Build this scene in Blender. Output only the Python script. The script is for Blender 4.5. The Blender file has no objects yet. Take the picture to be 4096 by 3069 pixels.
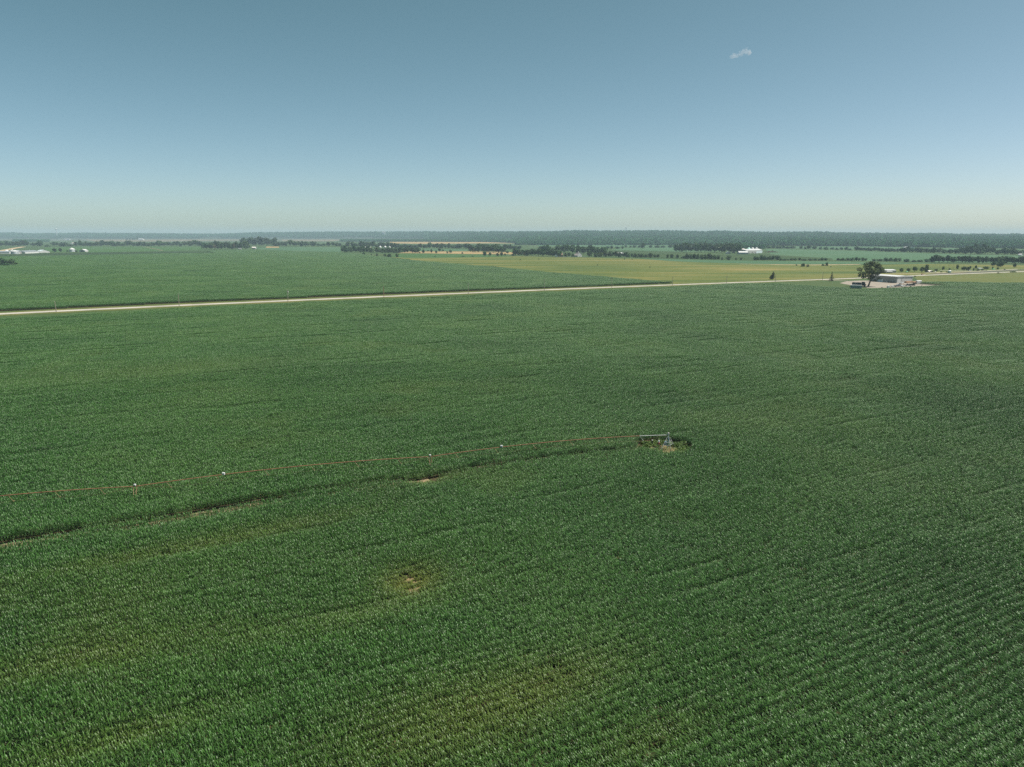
import bpy, math, random
import numpy as np
from mathutils import Vector, Matrix

SC = bpy.context.scene
COL = SC.collection
R = math.radians
SKY_TINT = (0.755, 0.975, 0.575)
SKY_SAT = (1.19, 0.98, 1.17)
SKY_STR = 0.10
SUN_STR = 5.0
EXPOSURE = 0.65
CORN_COLS = [(0.022, 0.073, 0.012), (0.034, 0.096, 0.017), (0.052, 0.115, 0.024)]
CORN_DRY = (0.095, 0.118, 0.016)
CORN_GR, CORN_TR, CORN_GL = 0.42, 0.25, 0.55
TREE_COLS = [(0.015, 0.043, 0.011), (0.028, 0.066, 0.016), (0.048, 0.084, 0.020)]
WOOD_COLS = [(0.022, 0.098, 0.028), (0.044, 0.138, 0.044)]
HAZE_COL = (0.56, 0.755, 0.86, 1)
HAZE_D = 7.2e-5
HAZE_TOP = 165.0
CLOUD_D = 0.015
D_L1 = 300
DENOISE = False
# ------------------------------------------------------------------ camera
CAM_H = 55.0
FPX = 2842.0                       # focal length in photo pixels (4096 wide)
PITCH = math.atan((1534.5 - 940.0) / FPX)
cd = bpy.data.cameras.new('camera')
cd.sensor_width = 36.0
cd.lens = FPX / 4096 * 36.0
cd.clip_start = 1.0
cd.clip_end = 40000.0
cam = bpy.data.objects.new('camera', cd)
COL.objects.link(cam)
cam.location = (0, 0, CAM_H)
cam.rotation_euler = (R(90) - PITCH, 0, 0)
SC.camera = cam
CP, SP = math.cos(PITCH), math.sin(PITCH)


def ray(x, y):
    a, b = (x - 2048.0) / FPX, (1534.5 - y) / FPX
    return a, CP + b * SP, b * CP - SP


def P(x, y, z=0.0):
    """world point at height z seen at photo pixel x, y"""
    dx, dy, dz = ray(x, y)
    t = (z - CAM_H) / dz
    return Vector((dx * t, dy * t, z))


def at_dist(x, y, D):
    """world point seen at pixel x, y at forward distance D"""
    dx, dy, dz = ray(x, y)
    t = D / dy
    return Vector((dx * t, D, CAM_H + dz * t))


def ppm(p):
    return FPX / (p.y * CP + (CAM_H - p.z) * SP)


def height_to(p, ytop):
    """height of something standing on ground point p whose top is at pixel row ytop"""
    b = (1534.5 - ytop) / FPX
    dy, dz = CP + b * SP, b * CP - SP
    return CAM_H + dz / dy * p.y


def to_px(X, Y, Z):
    dx, dy, dz = X, Y, Z - CAM_H
    depth = dy * CP - dz * SP
    up = dy * SP + dz * CP
    return 2048 + FPX * dx / depth, 1534.5 - FPX * up / depth, depth


# ------------------------------------------------------------------ materials
def new_mat(name):
    m = bpy.data.materials.new(name)
    m.use_nodes = True
    nt = m.node_tree
    nt.nodes.clear()
    return m, nt, nt.nodes, nt.links


def noise_col(nt, cols, scale, detail=4.0, coords='Object', stretch=None, lo=0.3, hi=0.7, rough=0.55):
    """colour ramp over a noise; cols is a list of colours"""
    N, L = nt.nodes, nt.links
    if coords == 'World':
        tc = N.new('ShaderNodeNewGeometry'); out = tc.outputs['Position']
    else:
        tc = N.new('ShaderNodeTexCoord'); out = tc.outputs[coords]
    if stretch:
        mp = N.new('ShaderNodeMapping')
        mp.inputs['Scale'].default_value = stretch[:3]
        if len(stretch) > 3:
            mp.inputs['Rotation'].default_value = (0, 0, stretch[3])
        L.new(out, mp.inputs['Vector']); out = mp.outputs['Vector']
    nz = N.new('ShaderNodeTexNoise')
    nz.inputs['Scale'].default_value = scale
    nz.inputs['Detail'].default_value = detail
    nz.inputs['Roughness'].default_value = rough
    L.new(out, nz.inputs['Vector'])
    rp = N.new('ShaderNodeValToRGB')
    el = rp.color_ramp.elements
    n = len(cols)
    while len(el) < n:
        el.new(0.5)
    for i, c in enumerate(cols):
        el[i].position = lo + (hi - lo) * i / (n - 1)
        el[i].color = (*c, 1)
    L.new(nz.outputs['Fac'], rp.inputs['Fac'])
    return rp.outputs['Color'], nz.outputs['Fac'], out


def mixc(nt, a, b, fac, mode='MIX'):
    mx = nt.nodes.new('ShaderNodeMix')
    mx.data_type = 'RGBA'
    mx.blend_type = mode
    for sock, v in ((mx.inputs[6], a), (mx.inputs[7], b), (mx.inputs[0], fac)):
        if isinstance(v, (int, float)):
            sock.default_value = v
        elif isinstance(v, tuple):
            sock.default_value = (*v, 1)
        else:
            nt.links.new(v, sock)
    return mx.outputs[2]


def surf_mat(name, col, rough=0.6, var=0.18, scale=3.0, metal=0.0, dirt=None, dirt_scale=0.6, bump=0.0):
    m, nt, N, L = new_mat(name)
    b = N.new('ShaderNodeBsdfPrincipled'); o = N.new('ShaderNodeOutputMaterial')
    c1 = tuple(max(0, v * (1 - var)) for v in col); c2 = tuple(min(1, v * (1 + var)) for v in col)
    c, f, vec = noise_col(nt, [c1, c2], scale)
    if dirt:
        d, fd, _ = noise_col(nt, [(0, 0, 0), (1, 1, 1)], dirt_scale, 6, lo=0.48, hi=0.7)
        c = mixc(nt, c, dirt, d)
    L.new(c, b.inputs['Base Color'])
    b.inputs['Roughness'].default_value = rough
    b.inputs['Metallic'].default_value = metal
    if bump:
        bp = N.new('ShaderNodeBump'); bp.inputs['Strength'].default_value = bump
        L.new(f, bp.inputs['Height']); L.new(bp.outputs['Normal'], b.inputs['Normal'])
    L.new(b.outputs[0], o.inputs['Surface'])
    return m


def ground_mat(name, cols, scale, fine=None, stretch=None, rough=0.95, lo=0.3, hi=0.7, fine_scale=0.6, fine_amt=0.35):
    """field / soil sheets: big patches of colour and a finer mottling in world space"""
    m, nt, N, L = new_mat(name)
    b = N.new('ShaderNodeBsdfPrincipled'); o = N.new('ShaderNodeOutputMaterial')
    c, f, _ = noise_col(nt, cols, scale, 6, 'World', stretch, lo, hi)
    g, f2, _ = noise_col(nt, [(0.45, 0.45, 0.45), (1.3, 1.3, 1.3)], fine_scale, 4, 'World')
    c = mixc(nt, c, g, fine_amt, 'MULTIPLY')
    L.new(c, b.inputs['Base Color'])
    b.inputs['Roughness'].default_value = rough
    b.inputs['Specular IOR Level'].default_value = 0.15
    L.new(b.outputs[0], o.inputs['Surface'])
    return m


def leaf_mat(name, cols, scale=0.02, gloss=0.12, grough=0.4, trans=0.25, yellow=None, ob_var=0.0, fine_scale=1.2, fine=(0.7, 1.3)):
    m, nt, N, L = new_mat(name)
    o = N.new('ShaderNodeOutputMaterial')
    c, f, _ = noise_col(nt, cols, scale, 5, 'World')
    g, f2, _ = noise_col(nt, [(fine[0],) * 3, (fine[1],) * 3], fine_scale, 3, 'World')
    c = mixc(nt, c, g, 1.0, 'MULTIPLY')
    if yellow:
        y, fy, _ = noise_col(nt, [(0, 0, 0), (1, 1, 1)], yellow[1], 5, 'World', yellow[3] if len(yellow) > 3 else None, lo=yellow[2], hi=yellow[2] + 0.17)
        c = mixc(nt, c, yellow[0], y)
    if ob_var:
        oi = N.new('ShaderNodeObjectInfo')
        rp = N.new('ShaderNodeMapRange')
        rp.inputs['To Min'].default_value = 1 - ob_var; rp.inputs['To Max'].default_value = 1 + ob_var
        L.new(oi.outputs['Random'], rp.inputs['Value'])
        c = mixc(nt, c, rp.outputs[0], 1.0, 'MULTIPLY')
        hs = N.new('ShaderNodeHueSaturation')
        r2 = N.new('ShaderNodeMath'); r2.operation = 'MULTIPLY'; r2.inputs[1].default_value = 7.13
        r3 = N.new('ShaderNodeMath'); r3.operation = 'FRACT'
        r4 = N.new('ShaderNodeMapRange'); r4.inputs['To Min'].default_value = 0.47; r4.inputs['To Max'].default_value = 0.525
        L.new(oi.outputs['Random'], r2.inputs[0]); L.new(r2.outputs[0], r3.inputs[0]); L.new(r3.outputs[0], r4.inputs['Value'])
        L.new(r4.outputs[0], hs.inputs['Hue']); L.new(c, hs.inputs['Color'])
        c = hs.outputs['Color']
    d = N.new('ShaderNodeBsdfDiffuse'); t = N.new('ShaderNodeBsdfTranslucent'); gl = N.new('ShaderNodeBsdfGlossy')
    gl.inputs['Roughness'].default_value = grough
    gl.inputs['Color'].default_value = (0.85, 0.9, 0.85, 1)
    L.new(c, d.inputs['Color'])
    tc = mixc(nt, c, (1.25, 1.3, 0.55), 1.0, 'MULTIPLY')
    L.new(tc, t.inputs['Color'])
    m1 = N.new('ShaderNodeMixShader'); m1.inputs[0].default_value = trans
    L.new(d.outputs[0], m1.inputs[1]); L.new(t.outputs[0], m1.inputs[2])
    lw = N.new('ShaderNodeFresnel'); lw.inputs['IOR'].default_value = 1.4
    mu = N.new('ShaderNodeMath'); mu.operation = 'MULTIPLY_ADD'; mu.inputs[1].default_value = gloss * 2.0; mu.inputs[2].default_value = gloss * 0.35
    L.new(lw.outputs[0], mu.inputs[0])
    m2 = N.new('ShaderNodeMixShader'); L.new(mu.outputs[0], m2.inputs[0])
    L.new(m1.outputs[0], m2.inputs[1]); L.new(gl.outputs[0], m2.inputs[2])
    L.new(m2.outputs[0], o.inputs['Surface'])
    return m


# ------------------------------------------------------------------ mesh building
class MB:
    def __init__(s):
        s.v, s.f, s.m = [], [], []

    def add(s, vs, fs, mi=0, M=None):
        n = len(s.v)
        for p in vs:
            p = Vector(p)
            s.v.append(tuple(M @ p) if M else tuple(p))
        for f in fs:
            s.f.append(tuple(i + n for i in f)); s.m.append(mi)
        return s

    def box(s, x0, x1, y0, y1, z0, z1, mi=0, M=None, bev=0.0):
        if bev > 0:
            b = min(bev, (x1 - x0) / 3, (y1 - y0) / 3, (z1 - z0) / 3)
            ring = lambda z, i: [(x0 + b * i, y0 + b, z), (x0 + b, y0 + b * i, z), (x1 - b, y0 + b * i, z), (x1 - b * i, y0 + b, z),
                                 (x1 - b * i, y1 - b, z), (x1 - b, y1 - b * i, z), (x0 + b, y1 - b * i, z), (x0 + b * i, y1 - b, z)]
            vs = ring(z0, 1) + ring(z0 + b, 0) + ring(z1 - b, 0) + ring(z1, 1)
            fs = [tuple(range(7, -1, -1)), tuple(range(24, 32))]
            for k in range(3):
                for i in range(8):
                    j = (i + 1) % 8
                    fs.append((k * 8 + i, k * 8 + j, k * 8 + 8 + j, k * 8 + 8 + i))
            return s.add(vs, fs, mi, M)
        vs = [(x0, y0, z0), (x1, y0, z0), (x1, y1, z0), (x0, y1, z0), (x0, y0, z1), (x1, y0, z1), (x1, y1, z1), (x0, y1, z1)]
        fs = [(3, 2, 1, 0), (4, 5, 6, 7), (0, 1, 5, 4), (1, 2, 6, 5), (2, 3, 7, 6), (3, 0, 4, 7)]
        return s.add(vs, fs, mi, M)

    def tube(s, pts, rad, n=6, mi=0, cap=True):
        pts = [Vector(p) for p in pts]
        if isinstance(rad, (int, float)):
            rad = [rad] * len(pts)
        base = len(s.v)
        for i, p in enumerate(pts):
            d = (pts[min(i + 1, len(pts) - 1)] - pts[max(i - 1, 0)])
            d = d.normalized() if d.length > 1e-9 else Vector((0, 0, 1))
            a = d.cross(Vector((0, 0, 1)))
            a = a.normalized() if a.length > 1e-3 else Vector((1, 0, 0))
            b = d.cross(a)
            for k in range(n):
                t = 2 * math.pi * k / n
                s.v.append(tuple(p + (a * math.cos(t) + b * math.sin(t)) * rad[i]))
        for i in range(len(pts) - 1):
            for k in range(n):
                q = (k + 1) % n
                s.f.append((base + i * n + k, base + i * n + q, base + (i + 1) * n + q, base + (i + 1) * n + k)); s.m.append(mi)
        if cap:
            s.f.append(tuple(base + k for k in range(n))); s.m.append(mi)
            s.f.append(tuple(base + (len(pts) - 1) * n + k for k in reversed(range(n)))); s.m.append(mi)
        return s

    def lathe(s, prof, n=20, mi=0, M=None, cx=0, cy=0):
        vs, fs = [], []
        for r, z in prof:
            for k in range(n):
                t = 2 * math.pi * k / n
                vs.append((cx + r * math.cos(t), cy + r * math.sin(t), z))
        for i in range(len(prof) - 1):
            for k in range(n):
                q = (k + 1) % n
                fs.append((i * n + k, i * n + q, (i + 1) * n + q, (i + 1) * n + k))
        return s.add(vs, fs, mi, M)

    def prism(s, prof, y0, y1, mi=0, M=None):
        """profile in x-z swept along y"""
        n = len(prof)
        vs = [(x, y0, z) for x, z in prof] + [(x, y1, z) for x, z in prof]
        fs = [tuple(range(n)), tuple(range(2 * n - 1, n - 1, -1))]
        for i in range(n):
            j = (i + 1) % n
            fs.append((j, i, n + i, n + j))
        return s.add(vs, fs, mi, M)

    def prismx(s, prof, x0, x1, mi=0):
        """profile in y-z swept along x"""
        n = len(prof)
        vs = [(x0, y, z) for y, z in prof] + [(x1, y, z) for y, z in prof]
        fs = [tuple(range(n - 1, -1, -1)), tuple(range(n, 2 * n))]
        for i in range(n):
            j = (i + 1) % n
            fs.append((i, j, n + j, n + i))
        return s.add(vs, fs, mi)

    def mesh(s, name, mats):
        me = bpy.data.meshes.new(name)
        me.from_pydata(s.v, [], s.f)
        if not isinstance(mats, (list, tuple)):
            mats = [mats]
        for m in mats:
            me.materials.append(m)
        if len(mats) > 1:
            me.polygons.foreach_set('material_index', s.m)
        me.update()
        return me

    def obj(s, name, mats, parent=None):
        o = bpy.data.objects.new(name, s.mesh(name, mats))
        COL.objects.link(o)
        if parent:
            o.parent = parent
        return o


def tag(o, label=None, cat=None, group=None, kind=None):
    if label: o['label'] = label
    if cat: o['category'] = cat
    if group: o['group'] = group
    if kind: o['kind'] = kind
    return o


def thing(name, label, cat, loc=(0, 0, 0), rz=0.0, group=None):
    o = bpy.data.objects.new(name, None)
    o.empty_display_size = 0.5
    COL.objects.link(o)
    o.location = loc
    o.rotation_euler = (0, 0, rz)
    return tag(o, label, cat, group)


def copy_tree(o, parent=None):
    c = o.copy()
    COL.objects.link(c)
    if parent:
        c.parent = parent
    for ch in list(o.children):
        copy_tree(ch, c)
    return c


# ------------------------------------------------------------------ scatter by geometry nodes (only for uncountable stuff)
def scatter(name, pts, rot, scl, idx, meshes):
    coll = bpy.data.collections.new(name + '_kinds')
    for i, me in enumerate(meshes):
        ob = bpy.data.objects.new('%s_kind_%02d' % (name, i), me)
        coll.objects.link(ob)
    n = len(pts)
    me = bpy.data.meshes.new(name)
    me.vertices.add(n)
    me.vertices.foreach_set('co', np.asarray(pts, dtype=np.float32).ravel())
    for nm, typ, arr, key in (('rot', 'FLOAT_VECTOR', rot, 'vector'), ('scl', 'FLOAT_VECTOR', scl, 'vector'), ('idx', 'INT', idx, 'value')):
        a = me.attributes.new(nm, typ, 'POINT')
        a.data.foreach_set(key, np.asarray(arr, dtype=np.int32 if typ == 'INT' else np.float32).ravel())
    me.update()
    for m in meshes[0].materials:
        me.materials.append(m)
    o = bpy.data.objects.new(name, me)
    COL.objects.link(o)
    g = bpy.data.node_groups.new(name + '_scatter', 'GeometryNodeTree')
    g.interface.new_socket('Geometry', in_out='INPUT', socket_type='NodeSocketGeometry')
    g.interface.new_socket('Geometry', in_out='OUTPUT', socket_type='NodeSocketGeometry')
    N, L = g.nodes, g.links
    gi, go = N.new('NodeGroupInput'), N.new('NodeGroupOutput')
    ip = N.new('GeometryNodeInstanceOnPoints')
    ci = N.new('GeometryNodeCollectionInfo')
    ci.inputs['Collection'].default_value = coll
    ci.inputs['Separate Children'].default_value = True
    ci.inputs['Reset Children'].default_value = True
    ip.inputs['Pick Instance'].default_value = True

    def attr(nm, t):
        a = N.new('GeometryNodeInputNamedAttribute'); a.data_type = t; a.inputs['Name'].default_value = nm
        return a.outputs['Attribute']
    e2r = N.new('FunctionNodeEulerToRotation')
    L.new(attr('rot', 'FLOAT_VECTOR'), e2r.inputs[0])
    L.new(gi.outputs[0], ip.inputs['Points'])
    L.new(ci.outputs[0], ip.inputs['Instance'])
    L.new(attr('idx', 'INT'), ip.inputs['Instance Index'])
    L.new(e2r.outputs[0], ip.inputs['Rotation'])
    L.new(attr('scl', 'FLOAT_VECTOR'), ip.inputs['Scale'])
    L.new(ip.outputs[0], go.inputs[0])
    md = o.modifiers.new('scatter', 'NODES')
    md.node_group = g
    return o


def in_poly(X, Y, poly):
    inside = np.zeros(X.shape, bool)
    n = len(poly)
    for i in range(n):
        x0, y0 = poly[i]; x1, y1 = poly[(i + 1) % n]
        c = ((y0 > Y) != (y1 > Y)) & (X < (x1 - x0) * (Y - y0) / ((y1 - y0) or 1e-9) + x0)
        inside ^= c
    return inside


def dist_poly(X, Y, line):
    d = np.full(X.shape, 1e9)
    for (x0, y0), (x1, y1) in zip(line[:-1], line[1:]):
        vx, vy = x1 - x0, y1 - y0
        t = np.clip(((X - x0) * vx + (Y - y0) * vy) / (vx * vx + vy * vy), 0, 1)
        d = np.minimum(d, np.hypot(X - x0 - t * vx, Y - y0 - t * vy))
    return d


def G(px, z=0.0):
    return [tuple(P(x, y, z)[:2]) for x, y in px]


_rng = np.random.default_rng(11)
_LAT = _rng.random((64, 64))


def vnoise(X, Y, s):
    """cheap tiling value noise, 0..1"""
    x, y = np.asarray(X) / s, np.asarray(Y) / s
    i, j = np.floor(x).astype(int), np.floor(y).astype(int)
    u, v = x - i, y - j
    u, v = u * u * (3 - 2 * u), v * v * (3 - 2 * v)
    g = lambda a, b: _LAT[a % 64, b % 64]
    return (g(i, j) * (1 - u) + g(i + 1, j) * u) * (1 - v) + (g(i, j + 1) * (1 - u) + g(i + 1, j + 1) * u) * v


def sheet(name, px, z, mat, label=None, cat=None, kind='structure', sub=None):
    """flat ground sheet whose outline is given as photo pixels on the ground"""
    pts = [P(x, y) for x, y in px]
    mb = MB()
    mb.add([(p.x, p.y, z) for p in pts], [tuple(range(len(pts)))])
    o = mb.obj(name, mat)
    # ngon outlines are triangulated so that concave ones fill rightly
    import bmesh
    bm = bmesh.new(); bm.from_mesh(o.data)
    bmesh.ops.triangulate(bm, faces=bm.faces[:])
    bmesh.ops.recalc_face_normals(bm, faces=bm.faces[:])
    for f in bm.faces:
        if f.normal.z < 0:
            f.normal_flip()
    bm.to_mesh(o.data); bm.free()
    return tag(o, label, cat, None, kind)


def ribbon(name, px, width, z, mat, label=None, cat=None, kind='structure', wobble=0.0, ground_pts=None, step=12.0):
    """road or lane: a strip of given width in metres along a line of photo pixels"""
    pts = ground_pts or [P(x, y) for x, y in px]
    line = []
    for a, b in zip(pts[:-1], pts[1:]):
        n = max(1, int((b - a).length / step))
        line += [a.lerp(b, i / n) for i in range(n)]
    line.append(pts[-1])
    # smooth the kinks
    for _ in range(3):
        line = [line[0]] + [(line[i - 1] + line[i] * 2 + line[i + 1]) / 4 for i in range(1, len(line) - 1)] + [line[-1]]
    rr = random.Random(name)
    vs = []
    for i, p in enumerate(line):
        d = (line[min(i + 1, len(line) - 1)] - line[max(i - 1, 0)]); d.z = 0; d.normalize()
        nrm = Vector((-d.y, d.x, 0))
        w = width[i * (len(width) - 1) // max(1, len(line) - 1)] if isinstance(width, list) else width
        vs.append(p + nrm * (w / 2 + rr.uniform(-wobble, wobble)))
        vs.append(p - nrm * (w / 2 + rr.uniform(-wobble, wobble)))
    fs = [(2 * i, 2 * i + 1, 2 * i + 3, 2 * i + 2) for i in range(len(line) - 1)]
    mb = MB().add([(v.x, v.y, z) for v in vs], fs)
    o = mb.obj(name, mat)
    return tag(o, label, cat, None, kind)

# ------------------------------------------------------------------ sky, sun, air
SUN_EL, SUN_AZ = R(58), R(88)          # azimuth clockwise from straight ahead (+Y)
w = bpy.data.worlds.new('World')
SC.world = w
w.use_nodes = True
nt = w.node_tree
nt.nodes.clear()
sky = nt.nodes.new('ShaderNodeTexSky')
sky.sky_type = 'NISHITA'
sky.sun_disc = False
sky.sun_elevation = SUN_EL
sky.sun_rotation = SUN_AZ
sky.altitude = 0
sky.air_density = 0.5
sky.dust_density = 0.85
sky.ozone_density = 1.0
bg = nt.nodes.new('ShaderNodeBackground')
wo = nt.nodes.new('ShaderNodeOutputWorld')
# the film response of each colour, then its balance
sp = nt.nodes.new('ShaderNodeSeparateColor'); cb = nt.nodes.new('ShaderNodeCombineColor')
nt.links.new(sky.outputs[0], sp.inputs[0])
for i_ in range(3):
    pw_ = nt.nodes.new('ShaderNodeMath'); pw_.operation = 'POWER'; pw_.inputs[1].default_value = SKY_SAT[i_]
    ml_ = nt.nodes.new('ShaderNodeMath'); ml_.operation = 'MULTIPLY'; ml_.inputs[1].default_value = SKY_TINT[i_]
    nt.links.new(sp.outputs[i_], pw_.inputs[0]); nt.links.new(pw_.outputs[0], ml_.inputs[0]); nt.links.new(ml_.outputs[0], cb.inputs[i_])
nt.links.new(cb.outputs[0], bg.inputs['Color'])
bg.inputs['Strength'].default_value = SKY_STR
nt.links.new(bg.outputs[0], wo.inputs['Surface'])

sl = bpy.data.lights.new('sun', 'SUN')
sl.energy = SUN_STR
sl.angle = R(0.55)
sl.color = (1.0, 0.955, 0.88)
so = bpy.data.objects.new('sun', sl)
COL.objects.link(so)
sd = Vector((math.sin(SUN_AZ) * math.cos(SUN_EL), math.cos(SUN_AZ) * math.cos(SUN_EL), math.sin(SUN_EL)))
so.rotation_euler = sd.to_track_quat('Z', 'Y').to_euler()

# ------------------------------------------------------------------ materials of the land
M = {}
M['meadow'] = ground_mat('meadow_grass', [(0.030, 0.062, 0.018), (0.042, 0.075, 0.022), (0.060, 0.085, 0.028)], 0.004)
M['pasture'] = ground_mat('dry_pasture', [(0.052, 0.082, 0.018), (0.082, 0.104, 0.022), (0.118, 0.122, 0.030), (0.19, 0.155, 0.050)], 0.0065,
                          stretch=(0.55, 1.9, 1, R(-4)), lo=0.34, hi=0.68, fine_scale=0.12, fine_amt=0.4)
M['verge'] = ground_mat('verge_grass', [(0.050, 0.078, 0.018), (0.085, 0.10, 0.024), (0.13, 0.12, 0.042)], 0.05, stretch=(1, 1, 1), fine_scale=0.5)
M['yellow_verge'] = ground_mat('yellow_grass', [(0.075, 0.098, 0.022), (0.108, 0.112, 0.030)], 0.03, fine_scale=0.3)
M['bean'] = ground_mat('bean_rows', [(0.040, 0.095, 0.042), (0.052, 0.108, 0.050), (0.066, 0.115, 0.056)], 0.006, stretch=(0.5, 1.6, 1), fine_scale=0.15)
M['bright'] = ground_mat('bright_crop', [(0.030, 0.082, 0.018), (0.040, 0.09, 0.022), (0.060, 0.10, 0.028)], 0.007, stretch=(0.5, 1.8, 1), fine_scale=0.1)
M['dark_field'] = ground_mat('dark_meadow', [(0.022, 0.05, 0.012), (0.032, 0.058, 0.016), (0.045, 0.068, 0.020)], 0.008, stretch=(0.5, 1.8, 1), fine_scale=0.1)
M['ditch'] = ground_mat('dark_ditch_grass', [(0.012, 0.032, 0.007), (0.020, 0.042, 0.010), (0.032, 0.052, 0.014)], 0.02, fine_scale=0.1)
M['tan'] = ground_mat('ripe_grain', [(0.22, 0.155, 0.07), (0.28, 0.20, 0.09), (0.33, 0.24, 0.12)], 0.01, stretch=(0.5, 1.5, 1), fine_scale=0.1)
M['buff'] = ground_mat('buff_field', [(0.10, 0.095, 0.05), (0.13, 0.11, 0.06), (0.15, 0.125, 0.075)], 0.005, stretch=(0.5, 1.5, 1), fine_scale=0.1)
M['stubble'] = ground_mat('grey_field', [(0.060, 0.075, 0.035), (0.075, 0.082, 0.045), (0.055, 0.085, 0.04)], 0.003, stretch=(0.4, 1.8, 1), fine_scale=0.05)
M['gravel'] = ground_mat('gravel_road', [(0.27, 0.25, 0.21), (0.34, 0.315, 0.27), (0.39, 0.365, 0.315)], 0.06, fine_scale=0.8, fine_amt=0.25)
M['yard'] = ground_mat('gravel_yard', [(0.20, 0.175, 0.14), (0.245, 0.21, 0.17), (0.28, 0.25, 0.205)], 0.08, fine_scale=0.7, fine_amt=0.25)
M['sand'] = ground_mat('sand_track', [(0.30, 0.225, 0.13), (0.36, 0.275, 0.165), (0.40, 0.32, 0.205)], 0.05, fine_scale=0.5, fine_amt=0.2)
M['soil'] = ground_mat('field_soil', [(0.035, 0.029, 0.014), (0.06, 0.048, 0.024), (0.12, 0.092, 0.05)], 0.12, fine_scale=1.6, fine_amt=0.5)
M['bare'] = ground_mat('bare_soil', [(0.12, 0.10, 0.045), (0.18, 0.14, 0.07), (0.10, 0.11, 0.035)], 0.3, fine_scale=1.6, fine_amt=0.5)
M['lane_soil'] = ground_mat('lane_soil', [(0.16, 0.12, 0.07), (0.22, 0.165, 0.10), (0.18, 0.16, 0.08)], 0.3, fine_scale=1.6, fine_amt=0.4)
M['path'] = ground_mat('pale_path', [(0.30, 0.28, 0.21), (0.37, 0.34, 0.27)], 0.05, fine_scale=0.4, fine_amt=0.2)
M['asphalt'] = ground_mat('grey_lane', [(0.07, 0.07, 0.062), (0.09, 0.085, 0.075)], 0.05, fine_scale=0.4, fine_amt=0.2)

# ------------------------------------------------------------------ ground
mb = MB()
mb.add([(-17000, -600, 0), (17000, -600, 0), (17000, 17500, 0), (-17000, 17500, 0)], [(0, 1, 2, 3)])
tag(mb.obj('ground', M['meadow']), 'green valley floor under all the fields', 'ground', None, 'structure')

# near corn field: its far edge is the canopy seen against the verge
CORN_H = 2.25
near_edge = [(-1500, 1342), (-900, 1315), (0, 1273), (350, 1253), (700, 1231.5), (1050, 1215), (1400, 1200), (1700, 1187.5), (2000, 1174.5),
             (2350, 1160), (2700, 1146), (2969, 1132.5), (3110, 1133.5), (3285, 1144), (3392, 1149), (3402, 1155.5), (3460, 1155.5),
             (3560, 1151), (3650, 1147), (3720, 1142.5), (3770, 1140.5), (3808, 1138.5), (3765, 1134.5), (3692, 1131), (3670, 1127.5),
             (3740, 1126.5), (3810, 1127), (4096, 1130), (4800, 1134)]
near_poly = [tuple(P(x, y, CORN_H)[:2]) for x, y in near_edge] + [(900, -80), (-900, -80)]


def sheet_xy(name, pts, z, mat, label, cat):
    mb = MB().add([(x, y, z) for x, y in pts], [tuple(range(len(pts)))])
    o = mb.obj(name, mat)
    import bmesh
    bm = bmesh.new(); bm.from_mesh(o.data)
    bmesh.ops.triangulate(bm, faces=bm.faces[:])
    for f in bm.faces:
        if f.normal.z < 0:
            f.normal_flip()
    bm.to_mesh(o.data); bm.free()
    return tag(o, label, cat, None, 'structure')


sheet_xy('field_soil', near_poly, 0.03, M['soil'], 'brown soil under the near corn', 'soil')

far_front = [(-1500, 1318), (-900, 1290), (0, 1246), (350, 1230), (700, 1213.5), (1050, 1199), (1400, 1184), (1700, 1172), (2000, 1160.5), (2350, 1147), (2690, 1133)]
far_back = [(2660, 1127), (2480, 1110), (2300, 1097), (2150, 1083), (2000, 1068), (1800, 1053), (1660, 1041), (1600, 1033), (1500, 1024), (1440, 1016),
            (1365, 1009.5), (1200, 1006.5), (1040, 998.5), (870, 1000), (830, 1004), (860, 1010.5), (600, 1015), (400, 1019), (0, 1026), (-600, 1036), (-1500, 1050)]
far_poly = G(far_front) + [tuple(P(x, y, CORN_H)[:2]) for x, y in far_back]
sheet_xy('field_soil', far_poly, 0.03, M['soil'], 'brown soil under the corn beyond the road', 'soil')

# ------------------------------------------------------------------ other fields, as sheets on the valley floor
sheet('pasture', [(2690, 1133), (2400, 1106), (2150, 1084), (2000, 1069), (1800, 1054), (1660, 1043), (1560, 1029), (1700, 1032), (1900, 1029), (2060, 1026),
                  (2380, 1031), (2560, 1036), (2700, 1046), (2990, 1056), (3420, 1062), (3700, 1056), (4096, 1062), (4700, 1066), (4700, 1070), (4096, 1087),
                  (3700, 1102), (3400, 1115), (3050, 1127.5), (2700, 1140)], 0.05, M['pasture'], 'dry yellow and olive pasture beyond the road', 'pasture')
sheet('pasture_strip', [(3655, 1107), (3850, 1098), (4096, 1091), (4700, 1070), (4700, 1136), (4096, 1132), (3810, 1129), (3680, 1130)], 0.05, M['yellow_verge'],
      'olive grass between the road and the corn on the right', 'pasture')
sheet('verge', [(2900, 1134), (3120, 1126), (3360, 1117), (3480, 1114), (3640, 1106), (3660, 1132), (3400, 1157), (3285, 1147), (3110, 1136)], 0.045, M['meadow'],
      'mown green grass between road and workshop yard', 'grass')
sheet('bean_field', [(2540, 1033), (2720, 1038.5), (3000, 1044), (3300, 1046), (3600, 1051), (3760, 1053), (3700, 1055), (3420, 1056.5), (3060, 1057), (2900, 1053), (2700, 1045.5)],
      0.07, M['bean'], 'blue green bean strip in front of the hedgerow', 'field')
sheet('meadow_field', [(2560, 1019), (2900, 1018), (3080, 1017), (3120, 1022), (3330, 1034), (3330, 1043), (3000, 1041), (2720, 1036), (2540, 1032)],
      0.09, M['dark_field'], 'dark green meadow in front of the white farm', 'field')
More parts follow.
